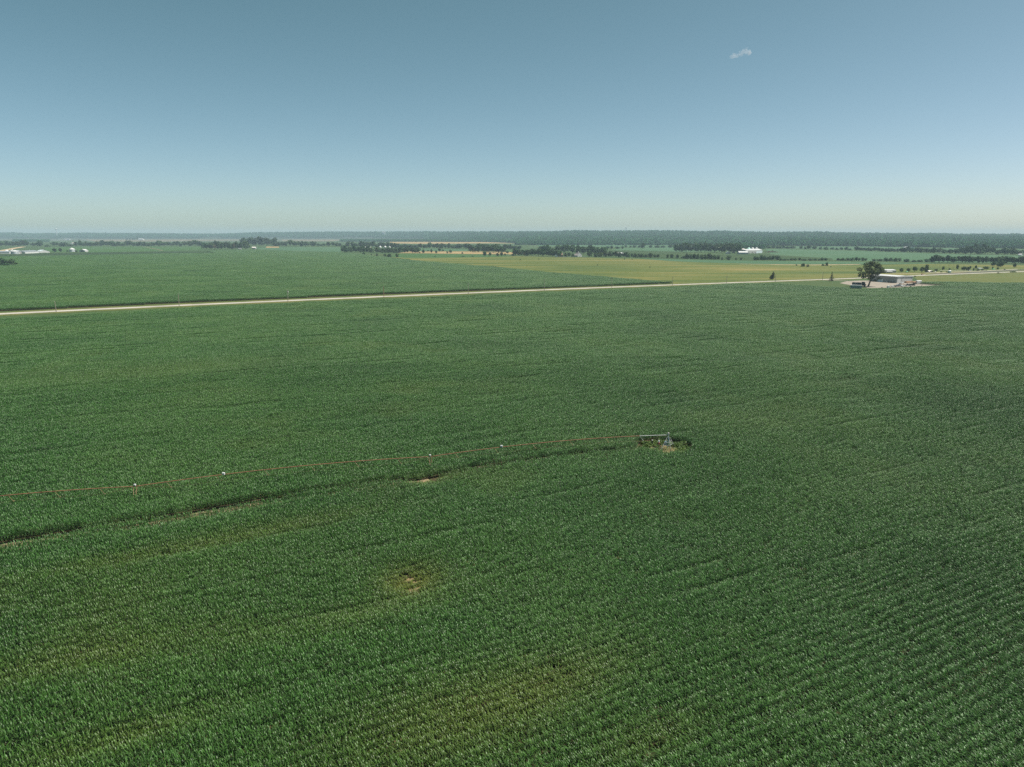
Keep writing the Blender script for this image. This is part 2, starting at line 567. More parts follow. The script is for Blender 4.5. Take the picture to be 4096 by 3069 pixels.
sheet('bean_field', [(3085, 1018), (3060, 996), (3400, 1003), (3740, 1015), (4096, 1023), (4500, 1026), (4500, 1056), (4096, 1052), (3740, 1049), (3420, 1043), (3200, 1035)],
      0.08, M['bean'], 'wide pale green field between the two hedgerows on the right', 'field')
sheet('crop_strip', [(2490, 992), (2700, 990), (2760, 1000), (2900, 1005), (2740, 1008), (2560, 1003), (2440, 1001)], 0.1, M['bean'], 'blue green strip left of the big wood', 'field')
sheet('crop_strip', [(2430, 1002), (2560, 1004), (2740, 1009), (2760, 1014), (2560, 1021), (2470, 1018)], 0.1, M['dark_field'], 'dark green crop behind the grain bin', 'field')
sheet('stubble_strip', [(2150, 980), (2400, 979), (2700, 979), (3080, 982), (3080, 990), (2700, 990), (2400, 988), (2150, 985)], 0.12, M['bean'],
      'thin pale strip in front of the far woods', 'field')
sheet('field_strip', [(3080, 985), (3500, 987), (3740, 992), (4096, 999), (4096, 1012), (3740, 1004), (3400, 999), (3080, 991)], 0.12, M['bean'],
      'thin pale strip behind the far hedgerow on the right', 'field')
sheet('grain_field', [(1560, 968), (1760, 968.3), (1950, 969), (2080, 971), (2080, 974), (1920, 974), (1700, 976), (1560, 974)], 0.12, M['tan'],
      'ripe tan grain strip between tree belts', 'field')
sheet('grain_field', [(1640, 1006), (1750, 1006.5), (1890, 1006), (2100, 1010), (2100, 1017), (1930, 1017), (1830, 1016), (1700, 1014), (1590, 1013)], 0.09, M['tan'],
      'tan grain strip behind the scattered small trees', 'field')
sheet('crop_strip', [(1580, 993), (1720, 994), (1870, 999), (1870, 1005), (1640, 1006)], 0.09, M['bean'], 'blue green crop above the tan grain strip', 'field')
sheet('crop_strip', [(1590, 1014), (1700, 1014.5), (1830, 1016.5), (1930, 1018), (2040, 1024), (2040, 1027), (1900, 1029.5), (1700, 1033), (1620, 1033), (1560, 1026)],
      0.08, M['bright'], 'green crop in front of the tan grain strip', 'field')
sheet('crop_strip', [(2010, 1004), (2070, 1000), (2130, 1003), (2060, 1012)], 0.09, M['bright'], 'small bright green plot left of the farmhouse trees', 'field')
sheet('grain_plot', [(2036, 1011), (2070, 1011), (2068, 1018), (2034, 1018)], 0.1, M['tan'], 'small tan grain plot beside the dark trees', 'field')
sheet('crop_field', [(180, 990), (360, 987), (640, 986), (810, 987), (812, 999), (690, 1003), (400, 1010), (180, 1009)], 0.08, M['bright'],
      'bright green field beyond the left farm', 'field')
sheet('crop_field', [(0, 1018.5), (200, 1013), (400, 1009.5), (700, 1007), (860, 1007), (860, 1011), (600, 1015.5), (400, 1019.5), (0, 1026), (-600, 1036), (-600, 1024)],
      0.085, M['ditch'], 'dark green strip between the left farm and the corn', 'field')
sheet('crop_field', [(1015, 992), (1180, 988), (1360, 989), (1364, 1008), (1200, 1005.5), (1040, 997.5)], 0.085, M['bean'], 'green crop in front of the wooded knoll', 'field')
sheet('grain_plot', [(1066, 986.5), (1115, 986.5), (1117, 991.5), (1062, 991.5)], 0.1, M['tan'], 'small tan grain plot under the wooded knoll', 'field')
sheet('grey_field', [(-400, 953), (340, 953), (700, 953), (1060, 952), (1360, 953), (1430, 958), (1300, 966), (1010, 966), (700, 967), (480, 967), (350, 964), (-400, 962)],
      0.13, M['stubble'], 'grey green plain at the foot of the far hills', 'field')
sheet('grey_field', [(330, 957), (700, 956), (990, 957), (980, 962), (640, 967), (380, 967)], 0.16, M['buff'], 'faded buff field on the far plain', 'field')
sheet('grey_field', [(1125, 957), (1300, 956), (1390, 958), (1330, 966), (1130, 966)], 0.16, M['buff'], 'faded buff field right of the wooded knoll', 'field')

# ------------------------------------------------------------------ roads and tracks
road_px = [(-1500, 1333), (-900, 1303), (0, 1256.3), (350, 1239.5), (700, 1223), (1050, 1207.7), (1400, 1192.5), (1700, 1180), (2000, 1167.3), (2350, 1153.2),
           (2700, 1139.7), (3050, 1127), (3400, 1114.7), (3700, 1101.5), (4096, 1086.8), (4800, 1064)]
ribbon('verge', road_px, 34, 0.06, M['verge'], 'yellow green grass verge on both sides of the gravel road', 'verge', wobble=1.0)
ribbon('road', road_px, 11.5, 0.10, M['gravel'], 'pale gravel road crossing the picture', 'road', wobble=0.25)
ribbon('track', [(2960, 1056.5), (3100, 1059), (3250, 1060.5), (3420, 1058.5), (3440, 1058)], [10, 18, 22, 18, 10], 0.09, M['sand'], 'pale sandy track through the pasture', 'track', wobble=1.5)
ribbon('lane', [(-300, 1022), (0, 1004.5), (30, 999), (60, 993), (95, 987.5)], 24, 0.11, M['sand'], 'pale dirt lane behind the left farm', 'lane', wobble=1)
ribbon('lane', [(570, 987.5), (590, 990), (620, 996), (650, 1003)], 8, 0.12, M['buff'], 'thin pale lane across the bright green field', 'lane', wobble=1)
ribbon('lane', [(3560, 1093), (3600, 1092.3), (3650, 1093.5), (3690, 1097.5), (3700, 1101)], 5, 0.09, M['path'], 'pale lane from the road into the campground', 'lane', wobble=0.4)
ribbon('lane', [(3760, 1083), (3810, 1082), (3890, 1082)], 6, 0.09, M['path'], 'pale upper campground lane', 'lane', wobble=0.4)
ribbon('lane', [(3700, 1093), (3800, 1089), (3900, 1086), (4000, 1081), (4070, 1077)], 7, 0.1, M['path'], 'pale lower campground lane', 'lane', wobble=0.4)
ribbon('lane', [(3730, 1097), (3850, 1092), (3980, 1086), (4096, 1080), (4500, 1066)], 14, 0.085, M['asphalt'], 'grey paved lane beside the gravel road', 'lane', wobble=0.3)
sheet('gravel_yard', [(3358, 1133), (3392, 1125), (3440, 1123), (3495, 1123), (3600, 1131), (3700, 1133), (3780, 1138.5), (3780, 1143), (3650, 1148), (3560, 1152), (3470, 1153),
                      (3455, 1146), (3400, 1141)], 0.12, M['yard'], 'pale gravel yard in front of the workshop', 'yard')
ribbon('lane', [(3270, 1119.5), (3320, 1121), (3370, 1124.5), (3420, 1127)], 6, 0.11, M['yard'], 'gravel drive from the road to the workshop yard', 'lane', wobble=0.3)

# bare places inside the near corn
lane_low = G([(-400, 2262), (0, 2198), (190, 2173), (480, 2122), (740, 2081), (1000, 2037), (1220, 2001), (1560, 1944), (1720, 1927)])
lane_up = G([(1720, 1926), (1860, 1895), (1980, 1858), (2085, 1836), (2221, 1808), (2368, 1785), (2520, 1768), (2560, 1766)])
lane_mid = G([(1720, 1927), (1900, 1892), (2110, 1860), (2284, 1838), (2402, 1827), (2520, 1815), (2580, 1808)])
lane_far = G([(1440, 1211), (1500, 1207), (1700, 1201.5), (1830, 1198), (2000, 1184), (2390, 1170)])
PIV = P(2668, 1792)
CLR = (PIV.x - 0.8, PIV.y - 2.2)
BARE = P(1645, 2352)
LW0, LW1, LW2 = P(95, 2186), P(900, 2056), P(1640, 1936)
ribbon('lane', None, 4.6, 0.07, M['lane_soil'], 'bare soil wheel lane through the near corn', 'lane', ground_pts=[Vector((*p, 0)) for p in lane_low], wobble=0.5, step=4)
ribbon('lane', None, 8.0, 0.07, M['sand'], 'pale bare soil strip in the corn along the road', 'lane', ground_pts=[Vector((*p, 0)) for p in lane_far[:4]], wobble=1.0, step=6)


def blob_sheet(name, c, rx, ry, z, mat, label, cat, seed=1):
    rr = random.Random(seed)
    pts = []
    for k in range(28):
        t = 2 * math.pi * k / 28
        q = 1 + rr.uniform(-0.12, 0.12)
        pts.append((c[0] + math.cos(t) * rx * q, c[1] + math.sin(t) * ry * q, z))
    mb = MB().add(pts, [tuple(range(28))])
    return tag(mb.obj(name, mat), label, cat, None, 'structure')


blob_sheet('bare_soil', (PIV.x + 0.1, PIV.y - 1.8), 4.6, 4.2, 0.08, M['bare'], 'bare brown soil under the pivot tower', 'soil', 3)
blob_sheet('bare_soil', (BARE.x, BARE.y), 2.6, 4.2, 0.08, M['bare'], 'bare brown patch in the near corn', 'soil', 4)
BT = P(1700, 1942)
blob_sheet('bare_soil', (BT.x, BT.y), 3.0, 1.8, 0.075, M['bare'], 'bare soil patch where the wheel lanes meet', 'soil', 5)

# ------------------------------------------------------------------ corn
ROWDIR = Vector((math.sin(R(62.1)), math.cos(R(62.1))))      # rows run along the road
ROWANG = math.atan2(ROWDIR.y, ROWDIR.x)
ROWN = Vector((-ROWDIR.y, ROWDIR.x))
M['corn'] = None


def corn_mat():
    m, nt, N, L = new_mat('corn_leaf')
    o = N.new('ShaderNodeOutputMaterial')
    c, f, _ = noise_col(nt, CORN_COLS, 0.016, 6, 'World', lo=0.3, hi=0.7)
    g, f2, _ = noise_col(nt, [(0.42,) * 3, (1.62,) * 3], 1.5, 3, 'World', lo=0.34, hi=0.66)
    c = mixc(nt, c, g, 1.0, 'MULTIPLY')
    at = N.new('ShaderNodeAttribute'); at.attribute_type = 'INSTANCER'; at.attribute_name = 'stress'
    c = mixc(nt, c, CORN_DRY, at.outputs['Fac'])
    d = N.new('ShaderNodeBsdfDiffuse'); t = N.new('ShaderNodeBsdfTranslucent'); gl = N.new('ShaderNodeBsdfGlossy')
    gl.inputs['Roughness'].default_value = CORN_GR
    gl.inputs['Color'].default_value = (0.84, 0.95, 0.80, 1)
    L.new(c, d.inputs['Color'])
    L.new(mixc(nt, c, (1.2, 1.35, 0.7), 1.0, 'MULTIPLY'), t.inputs['Color'])
    m1 = N.new('ShaderNodeMixShader'); m1.inputs[0].default_value = CORN_TR
    L.new(d.outputs[0], m1.inputs[1]); L.new(t.outputs[0], m1.inputs[2])
    fr = N.new('ShaderNodeFresnel'); fr.inputs['IOR'].default_value = 1.45
    mu = N.new('ShaderNodeMath'); mu.operation = 'MULTIPLY_ADD'; mu.inputs[1].default_value = CORN_GL; mu.inputs[2].default_value = 0.0
    L.new(fr.outputs[0], mu.inputs[0])
    m2 = N.new('ShaderNodeMixShader'); L.new(mu.outputs[0], m2.inputs[0])
    L.new(m1.outputs[0], m2.inputs[1]); L.new(gl.outputs[0], m2.inputs[2])
    L.new(m2.outputs[0], o.inputs['Surface'])
    return m


M['corn'] = corn_mat()
M['stalk'] = surf_mat('corn_stalk', (0.06, 0.09, 0.03), 0.7)
rr = random.Random(5)


def corn_leaf(mb, x, y, z, az, ln, wd, el0, droop, seg):
    """one arching blade as a ribbon with a fold"""
    px, py, pz = x, y, z
    dx, dy = math.cos(az), math.sin(az)
    sx, sy = -dy, dx
    vs, fs = [], []
    roll = rr.uniform(-0.5, 0.5)
    for k in range(seg + 1):
        t = k / seg
        el = el0 - droop * t * t * 1.4
        if k:
            st = ln / seg
            px += dx * math.cos(el) * st; py += dy * math.cos(el) * st; pz += math.sin(el) * st
        wv = wd * (0.75 + 0.5 * t) * (1 - t ** 2.2) * 0.5 + 0.004
        rl = roll * t
        vs.append((px + sx * wv * math.cos(rl), py + sy * wv * math.cos(rl), pz + wv * math.sin(rl)))
        vs.append((px - sx * wv * math.cos(rl), py - sy * wv * math.cos(rl), pz - wv * math.sin(rl)))
    for k in range(seg):
        fs.append((2 * k, 2 * k + 1, 2 * k + 3, 2 * k + 2))
    mb.add(vs, fs, 0)


WIND = R(205) - ROWANG          # leaf tips drift to the left and towards the camera


def corn_plant(mb, x, y, seg=4, nl=9, stalk=True, big=1.0):
    h = rr.uniform(1.7, 2.3) if stalk else rr.uniform(1.9, 2.15)
    a0 = math.pi / 2 + rr.gauss(0, 0.5)
    if stalk:
        mb.tube([(x, y, 0), (x + rr.uniform(-.04, .04), y + rr.uniform(-.04, .04), h - 0.1)], [0.016, 0.008], 3, 1, False)
    for i in range(nl):
        t = (i + 0.5) / nl
        z = h * (0.30 + 0.62 * t)
        az = a0 + math.pi * i + rr.gauss(0, 0.35)
        # wind
        vx, vy = math.cos(az) + 0.35 * math.cos(WIND), math.sin(az) + 0.35 * math.sin(WIND)
        az = math.atan2(vy, vx)
        top = i >= nl - 2
        corn_leaf(mb, x, y, z, az, rr.uniform(0.60, 0.95) * big, rr.uniform(0.085, 0.125) * big,
                  R(rr.uniform(62, 82)) if top else R(rr.uniform(50, 72)), R(rr.uniform(25, 60)) if top else R(rr.uniform(50, 110)), seg)


SEG_L, ROW_S = 1.6, 0.762
lod1 = []
for k in range(16):
    mb = MB()
    for i in range(7):
        corn_plant(mb, -SEG_L / 2 + SEG_L * (i + 0.5) / 7 + rr.uniform(-.04, .04), rr.gauss(0, 0.025))
    lod1.append(mb.mesh('corn_row_%02d' % k, [M['corn'], M['stalk']]))
PAIR = 0.17                       # rows drift together in pairs, leaving a darker gap beside each pair
L2X, L2R = 4.8, 6
lod2 = []
for k in range(14):
    mb = MB()
    for r_ in range(L2R):
        yy = (r_ - (L2R - 1) / 2) * ROW_S + (PAIR if r_ % 2 == 0 else -PAIR)
        n = 18
        for i in range(n):
            corn_plant(mb, -L2X / 2 + L2X * (i + 0.5) / n + rr.uniform(-.06, .06), yy + rr.gauss(0, 0.03), 3, 7, False, 1.05)
    lod2.append(mb.mesh('corn_block_%02d' % k, [M['corn'], M['stalk']]))


def corn_points(sx, sy, d0, d1, poly, margin, near):
    """row-aligned lattice points inside poly between distances d0 and d1 and inside the widened view"""
    Rm = d1 * 1.5
    us = np.arange(-Rm, Rm, sx); vs = sy * np.arange(-int(Rm / sy), int(Rm / sy) + 1)
    out = []
    rg = np.random.default_rng(int(d0) + len(poly))
    for vch in np.array_split(vs, max(1, len(vs) // 200)):
        U, V = np.meshgrid(us, vch, indexing='ij')
        # shift each row by a random phase so that plants do not line up across rows
        kk = np.round(V / sy)
        ph = (np.sin(kk * 12.9898) * 43758.5453) % 1.0
        if near:
            U = U + ph * sx
            V = V + np.where(kk % 2 == 0, PAIR, -PAIR)
        X = U * ROWDIR.x + V * ROWN.x; Y = U * ROWDIR.y + V * ROWN.y
        X, Y, ph = X.ravel(), Y.ravel(), ph.ravel()
        D = np.hypot(X, Y)
        ok = (Y > 20) & (D >= d0) & (D < d1) & (np.abs(X) < Y * 0.735 + margin)
        X, Y = X[ok], Y[ok]
        ok = in_poly(X, Y, poly)
        out.append(np.stack([X[ok], Y[ok]], 1))
    A = np.concatenate(out)
    return A[:, 0], A[:, 1]


def stress_at(X, Y):
    s = np.zeros(X.shape)
    for (px, py, rx, ry, a) in STRESS:
        c = P(px, py)
        ang = ROWANG
        u = (X - c.x) * math.cos(ang) + (Y - c.y) * math.sin(ang)
        v = -(X - c.x) * math.sin(ang) + (Y - c.y) * math.cos(ang)
        s += a * np.exp(-(u / rx) ** 2 - (v / ry) ** 2)
    s += np.clip(vnoise(X, Y, 31) * 0.6 + vnoise(X + 311, Y, 11) * 0.4 - 0.62, 0, 1) * 0.8
    return np.clip(s, 0, 1)


STRESS = [(500, 2700, 40, 22, 0.09), (900, 2300, 40, 16, 0.09), (1880, 2900, 17, 8, 0.6), (1150, 2130, 22, 4, 0.3), (1500, 2480, 16, 4, 0.3), (1640, 2350, 5, 4, 0.8), (700, 2230, 22, 3, 0.3), (250, 2700, 14, 4, 0.35),
          (2250, 2750, 10, 4, 0.3), (2600, 3000, 8, 3, 0.35), (600, 1500, 60, 20, 0.25), (500, 3000, 9, 3, 0.4)]


def corn_layer(name, X, Y, meshes, zr, rnd_drop, label, span):
    rg = np.random.default_rng(len(X))
    n = len(X)
    st = stress_at(X, Y)
    keep = np.ones(n, bool)
    wide = np.exp(-(np.hypot(X - LW0.x, Y - LW0.y) / 9) ** 2) + np.exp(-(np.hypot(X - LW1.x, Y - LW1.y) / 11) ** 2)
    keep &= dist_poly(X, Y, lane_low) > 1.12 + .2 * vnoise(X, Y, 14) + 1.6 * np.clip(wide, 0, 1) * (.6 + .4 * vnoise(X, Y, 4))
    keep &= dist_poly(X, Y, lane_up) > 0.45 + 0.55 * vnoise(X, Y, 9)
    keep &= dist_poly(X, Y, lane_mid) > 1.2 + 0.3 * vnoise(X, Y, 9)
    keep &= dist_poly(X, Y, lane_far[:4]) > 4.2
    keep &= dist_poly(X, Y, lane_far[3:]) > 1.6
    keep &= np.hypot(X - CLR[0], Y - CLR[1]) > 6.8 + 1.4 * vnoise(X, Y, 3)
    keep &= (np.hypot((X - BARE.x + .6) / 1.5, (Y - BARE.y - 2.2) / 1.5) > 0.6 + 0.7 * vnoise(X, Y, 1.4)) | (rg.random(n) < .25)
    keep &= (np.hypot((X - BARE.x - .7) / 1.6, (Y - BARE.y + 1.6) / 1.2) > 0.6 + 0.7 * vnoise(X, Y, 1.4)) | (rg.random(n) < .25)
    keep &= (np.hypot((X - BT.x) / 1.9, (Y - BT.y) / .9) > .6 + .7 * vnoise(X, Y, 2)) | (rg.random(n) < .3)
    keep &= rg.random(n) > rnd_drop + 0.05 * np.clip(st - 0.3, 0, 1)
    X, Y, st = X[keep], Y[keep], st[keep]
    n = len(X)
    h = 1.0 + (vnoise(X, Y, 24) - 0.5) * 0.26 + (vnoise(X + 77, Y, 6) - 0.5) * 0.16 + (rg.normal(0, 0.065, n) if span < 2 else 0)
    # wheel and machine dips that show as darker streaks between the rows
    dip = vnoise(X * ROWDIR.x + Y * ROWDIR.y, 9 * (X * ROWN.x + Y * ROWN.y), 26)
    h *= 1 - 0.3 * np.clip(dip - 0.72, 0, 1) / 0.28
    h *= 1 - 0.45 * st
    nb = np.exp(-(np.hypot(X - BARE.x, (Y - BARE.y - 2) * .8) / 4.2) ** 2) + np.exp(-(np.hypot((X - BT.x) / 4.5, (Y - BT.y - 1) / 3.5)) ** 2)
    h *= 1 - 0.66 * np.clip(nb, 0, 1)
    st = np.clip(st + .5 * nb, 0, 1)
    pts = np.stack([X + rg.normal(0, .05, n), Y + rg.normal(0, .05, n), np.full(n, 0.02)], 1)
    rot = np.zeros((n, 3))
    rot[:, 2] = ROWANG + rg.normal(0, 0.02, n)
    scl = np.stack([np.ones(n), rg.uniform(0.92, 1.08, n) if span < 2 else np.ones(n), h], 1)
    o = scatter(name, pts, rot, scl, rg.integers(0, len(meshes), n), meshes)
    a = o.data.attributes.new('stress', 'FLOAT', 'POINT')
    a.data.foreach_set('value', (st * 0.85).astype(np.float32))
    tag(o, label, 'corn', None, 'stuff')
    print('corn', name, n)
    return o


X, Y = corn_points(SEG_L, ROW_S, 30, D_L1, near_poly, 12, True)
corn_layer('corn', X, Y, lod1, 1.0, 0.022, 'tall green corn in rows filling the near field', SEG_L)
X, Y = corn_points(L2X, L2R * ROW_S, D_L1, 1100, near_poly, 20, False)
corn_layer('corn', X, Y, lod2, 1.0, 0.0, 'far part of the near corn field up to the gravel road', L2X)
X, Y = corn_points(L2X, L2R * ROW_S, 300, 3200, far_poly, 40, False)
corn_layer('corn', X, Y, lod2, 1.0, 0.0, 'corn field beyond the gravel road, reaching to the far trees', L2X)

# ------------------------------------------------------------------ trees
M['tree'] = leaf_mat('tree_leaves', TREE_COLS, 0.01, 0.03, 0.55, 0.12, None, 0.30, fine_scale=0.6, fine=(0.55, 1.35))
M['oak'] = leaf_mat('big_tree_leaves', [(0.036, 0.050, 0.012), (0.054, 0.068, 0.018)], 0.1, 0.03, 0.5, 0.15, None, 0, fine_scale=0.35, fine=(0.5, 1.5))
M['needle'] = leaf_mat('spruce_needles', [(0.010, 0.020, 0.011), (0.016, 0.028, 0.014)], 0.2, 0.02, 0.6, 0.05, None, 0)
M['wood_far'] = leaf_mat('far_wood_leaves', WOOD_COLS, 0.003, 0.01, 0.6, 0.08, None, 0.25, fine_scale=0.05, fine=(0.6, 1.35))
M['bark'] = surf_mat('bark', (0.085, 0.065, 0.045), 0.9, 0.3, 3)
M['pale_bark'] = surf_mat('pale_bark', (0.30, 0.26, 0.21), 0.9, 0.2, 3)
M['dry_leaf'] = leaf_mat('dry_leaves', [(0.10, 0.075, 0.045), (0.13, 0.10, 0.06)], 0.1, 0.02, 0.6, 0.1, None, 0.2)


def quad_leaf(mb, c, nrm, s, mi, r_):
    a = nrm.cross(Vector((r_.uniform(-1, 1), r_.uniform(-1, 1), r_.uniform(-1, 1))))
    if a.length < 1e-4:
        a = Vector((1, 0, 0))
    a.normalize(); b = nrm.cross(a).normalized()
    q = r_.uniform(0.6, 1.0)
    lift = nrm * s * r_.uniform(-.15, .3)
    mb.add([c - a * s - b * s * q * .4, c - b * s * q + lift, c + a * s * r_.uniform(.7, 1.1), c + b * s * q * r_.uniform(.6, 1)], [(0, 1, 2, 3)], mi)


def crown(mb, lobes, n, s, seed, mi=0, flat=0.5):
    r_ = random.Random(seed)
    tot = sum(l[3] * l[3] for l in lobes)
    for (x, y, z, rx, rz) in lobes:
        for _ in range(int(n * rx * rx / tot) + 1):
            while True:
                v = Vector((r_.gauss(0, 1), r_.gauss(0, 1), r_.gauss(0, 1)))
                if v.length > .1: break
            v.normalize()
            rad = r_.uniform(0.45, 1.0) ** 0.5 * (1 + 0.12 * math.sin(5 * v.x + seed) * math.sin(4 * v.z + 2 * v.y))
            p = Vector((x + v.x * rx * rad, y + v.y * rx * rad, z + v.z * rz * rad))
            nn = (v * 0.9 + Vector((r_.gauss(0, .5), r_.gauss(0, .5), r_.gauss(0, .5) + flat))).normalized()
            quad_leaf(mb, p, nn, s * r_.uniform(.6, 1.4), mi, r_)


def limb_tube(mb, pts, r0, r1, n=6, mi=1):
    k = len(pts)
    mb.tube(pts, [r0 + (r1 - r0) * i / (k - 1) for i in range(k)], n, mi, False)


def lobes_round(seed, z0, z1, rad, k):
    """lobes spread through a crown between heights z0 and z1"""
    r_ = random.Random(seed)
    L = []
    for i in range(k):
        t = (i + .5) / k
        z = z0 + (z1 - z0) * t
        prof = math.sin(math.pi * (0.18 + 0.72 * t)) ** 0.7
        a = i * 2.399 + r_.uniform(-.4, .4)
        d = rad * prof * r_.uniform(.35, .72)
        s = rad * r_.uniform(.36, .58) * (0.7 + 0.3 * prof)
        L.append((math.cos(a) * d, math.sin(a) * d, z, s, s * r_.uniform(.75, 1.0)))
    return L


def far_tree_mesh(name, seed, n, z0, rad, k, s, dead=False, mats=None):
    mb = MB()
    r_ = random.Random(seed)
    limb_tube(mb, [(0, 0, 0), (r_.uniform(-.02, .02), 0, .25), (r_.uniform(-.04, .04), r_.uniform(-.03, .03), .6)], .028, .012, 5)
    L = lobes_round(seed, z0 + .12, .88, rad, k)
    for l in L[::2]:
        limb_tube(mb, [(0, 0, .2 + .2 * r_.random()), (l[0] * .5, l[1] * .5, (l[2] + .3) * .5), (l[0] * .9, l[1] * .9, l[2])], .014, .005, 4)
    crown(mb, L, n, s, seed)
    return mb.mesh(name, mats or [M['tree'], M['bark']])


KINDS = {
    'round': [far_tree_mesh('broadleaf_tree', 20 + i, 420, .12, .44, 11, .07) for i in range(4)],
    'tall': [far_tree_mesh('tall_tree', 40 + i, 360, .10, .30, 11, .062) for i in range(3)],
    'spread': [far_tree_mesh('spreading_tree', 60 + i, 420, .30, .48, 11, .068) for i in range(3)],
    'bush': [far_tree_mesh('bush', 80 + i, 330, -.05, .50, 9, .085) for i in range(3)],
    'dry': [far_tree_mesh('dry_tree', 95 + i, 150, .2, .38, 9, .045, mats=[M['dry_leaf'], M['pale_bark']]) for i in range(2)],
}
CATS = {'round': ('broadleaf_tree', 'tree'), 'tall': ('tall_tree', 'tree'), 'spread': ('spreading_tree', 'tree'), 'bush': ('bush', 'bush'), 'dry': ('dry_tree', 'tree')}
WIDTH = {'round': .88, 'tall': .6, 'spread': .96, 'bush': 1.0, 'dry': .76}
TREES = []
ORD = ['', 'first', 'second', 'third', 'fourth', 'fifth', 'sixth', 'seventh', 'eighth', 'ninth', 'tenth', 'eleventh', 'twelfth', 'thirteenth', 'fourteenth', 'fifteenth',
       'sixteenth', 'seventeenth', 'eighteenth', 'nineteenth', 'twentieth']
for t_ in ('twenty', 'thirty', 'forty', 'fifty'):
    if t_ != 'twenty':
        ORD.append(t_[:-1] + 'ieth')
    ORD += ['%s %s' % (t_, o) for o in ORD[1:10]]


def plant(kind, x, yb, hpx, wpx, label=None, group=None, seed=None):
    """one tree with its foot at pixel x, yb on the ground; returns the object"""
    r_ = random.Random((x * 13.7 + yb * 7.1) if seed is None else seed)
    p = P(x, yb)
    hz = height_to(p, yb - hpx)
    wz = wpx / ppm(p)
    nm, cat = CATS[kind]
    o = bpy.data.objects.new(nm, r_.choice(KINDS[kind]))
    COL.objects.link(o)
    o.location = p
    s = wz / WIDTH[kind]
    o.scale = (s, s * r_.uniform(.9, 1.1), hz)
    o.rotation_euler = (0, 0, r_.uniform(0, 6.28))
    tag(o, label, cat, group)
    TREES.append(o)
    return o


def look(kind, h, hm, w, wm):
    a = 'tall' if h > hm * 1.08 else 'low' if h < hm * .9 else 'average'
    b = {'round': 'rounded', 'tall': 'upright', 'spread': 'spreading', 'bush': 'bushy', 'dry': 'half bare'}[kind]
    return a, b


def belt(phrase, group, px, yb, h, w, kinds, step=0.75, jit=0.0, seed=1, depth=2.0):
    """row of separate trees: px = (x0, x1), yb = base rows at both ends, h and w = size ranges in photo pixels"""
    r_ = random.Random(seed)
    items = []
    x = px[0]
    while x < px[1]:
        ww = r_.uniform(*w) * r_.choice((.75, .9, 1, 1.1, 1.35))
        hh = (h[0] + (h[1] - h[0]) * r_.uniform(-.25, 1.1)) * (1.08 if ww > w[1] else 1)
        t = (x - px[0]) / max(1, px[1] - px[0])
        y = yb[0] + (yb[1] - yb[0]) * t - r_.uniform(0, depth)
        items.append((x + ww / 2, y, hh, ww, r_.choice(kinds)))
        x += ww * step * r_.uniform(.85, 1.15)
    items.sort()
    n = len(items)
    for i, (xx, y, hh, ww, k) in enumerate(items):
        a, b = look(k, hh, sum(h) / 2, ww, sum(w) / 2)
        noun = 'bush' if k == 'bush' else 'tree'
        if n == 1:
            pos = ''
        elif i == 0:
            pos = 'leftmost'
        elif i == n - 1:
            pos = 'rightmost'
        elif i <= n // 2:
            pos = ORD[i + 1] + ' from the left'
        else:
            pos = ORD[n - i] + ' from the right'
        lab = '%s %s %s, %s' % (a, b, noun, (pos + ' ' if pos else '') + phrase)
        if len(lab.split()) > 15:
            lab = '%s %s, %s' % (b, noun, (pos + ' ' if pos else '') + phrase)
        plant(k, xx, y, hh, ww, lab.strip(), group, seed * 100 + i)


HR = 'in the hedgerow before the meadow'
belt('in the clump by the grain bin', 'trees by the grain bin', (2372, 2502), (1029, 1030), (20, 30), (20, 28), ['round', 'round', 'bush'], .75, seed=2)
belt('in the hedge right of the grain bin', 'bushes in the hedgerow', (2503, 2636), (1031, 1032.5), (11, 18), (14, 20), ['bush', 'bush', 'round'], .85, seed=3)
belt('in the hedge left of the white farm', 'bushes in the hedgerow', (2664, 2738), (1033.5, 1035), (10, 16), (16, 24), ['bush'], 1.2, seed=4)
belt('in the dense hedge below the meadow', 'bushes in the hedgerow', (2738, 2868), (1037.5, 1039.5), (16, 22), (15, 22), ['bush', 'round'], .72, seed=5)
for x, h, w, l in ((2888, 12, 8, 'slim'), (2914, 18, 22, 'broad'), (2944, 9, 9, 'small brownish'), (2964, 10, 11, 'low')):
    plant('bush', x, 1040.5, h, w, l + ' lone bush in the thin hedge below the white farm', 'bushes in the hedgerow')
belt('in the thick hedge below the brush heap', 'bushes in the hedgerow', (3012, 3106), (1042, 1042.5), (14, 19), (14, 20), ['bush', 'round'], .75, seed=6)
belt('in the hedge above the bean strip', 'bushes in the hedgerow', (3116, 3310), (1043, 1043.5), (7, 13), (12, 22), ['bush'], 1.0, seed=7)
belt('in the hedge left of the great cottonwood', 'bushes in the hedgerow', (3344, 3462), (1044, 1045), (10, 17), (15, 21), ['bush', 'bush', 'round'], .85, seed=8)
belt('in the hedge behind the great cottonwood', 'bushes in the hedgerow', (3486, 3594), (1046, 1048), (9, 15), (18, 26), ['bush', 'bush'], .9, seed=9)
belt('in the hedge behind the white shed', 'bushes in the hedgerow', (3612, 3716), (1049, 1050.5), (10, 17), (20, 28), ['bush'], 1.05, seed=10)
belt('in the belt behind the campground', 'trees behind the campground', (3722, 4110), (1051.5, 1056), (25, 31), (20, 30), ['round', 'round', 'tall'], .68, seed=11, depth=2.5)
plant('round', 4003, 1068, 28, 36, 'broad dark tree standing forward of the belt behind the campground', 'trees behind the campground')
plant('round', 3975, 1064, 20, 22, 'smaller tree forward of the belt, left of the broad dark one', 'trees behind the campground')
F2 = 'trees in the far hedgerow on the right'
belt('in the hedgerow beyond the brush heap', F2, (3060, 3172), (995.5, 996.5), (10, 14), (16, 22), ['round', 'bush'], .8, seed=12)
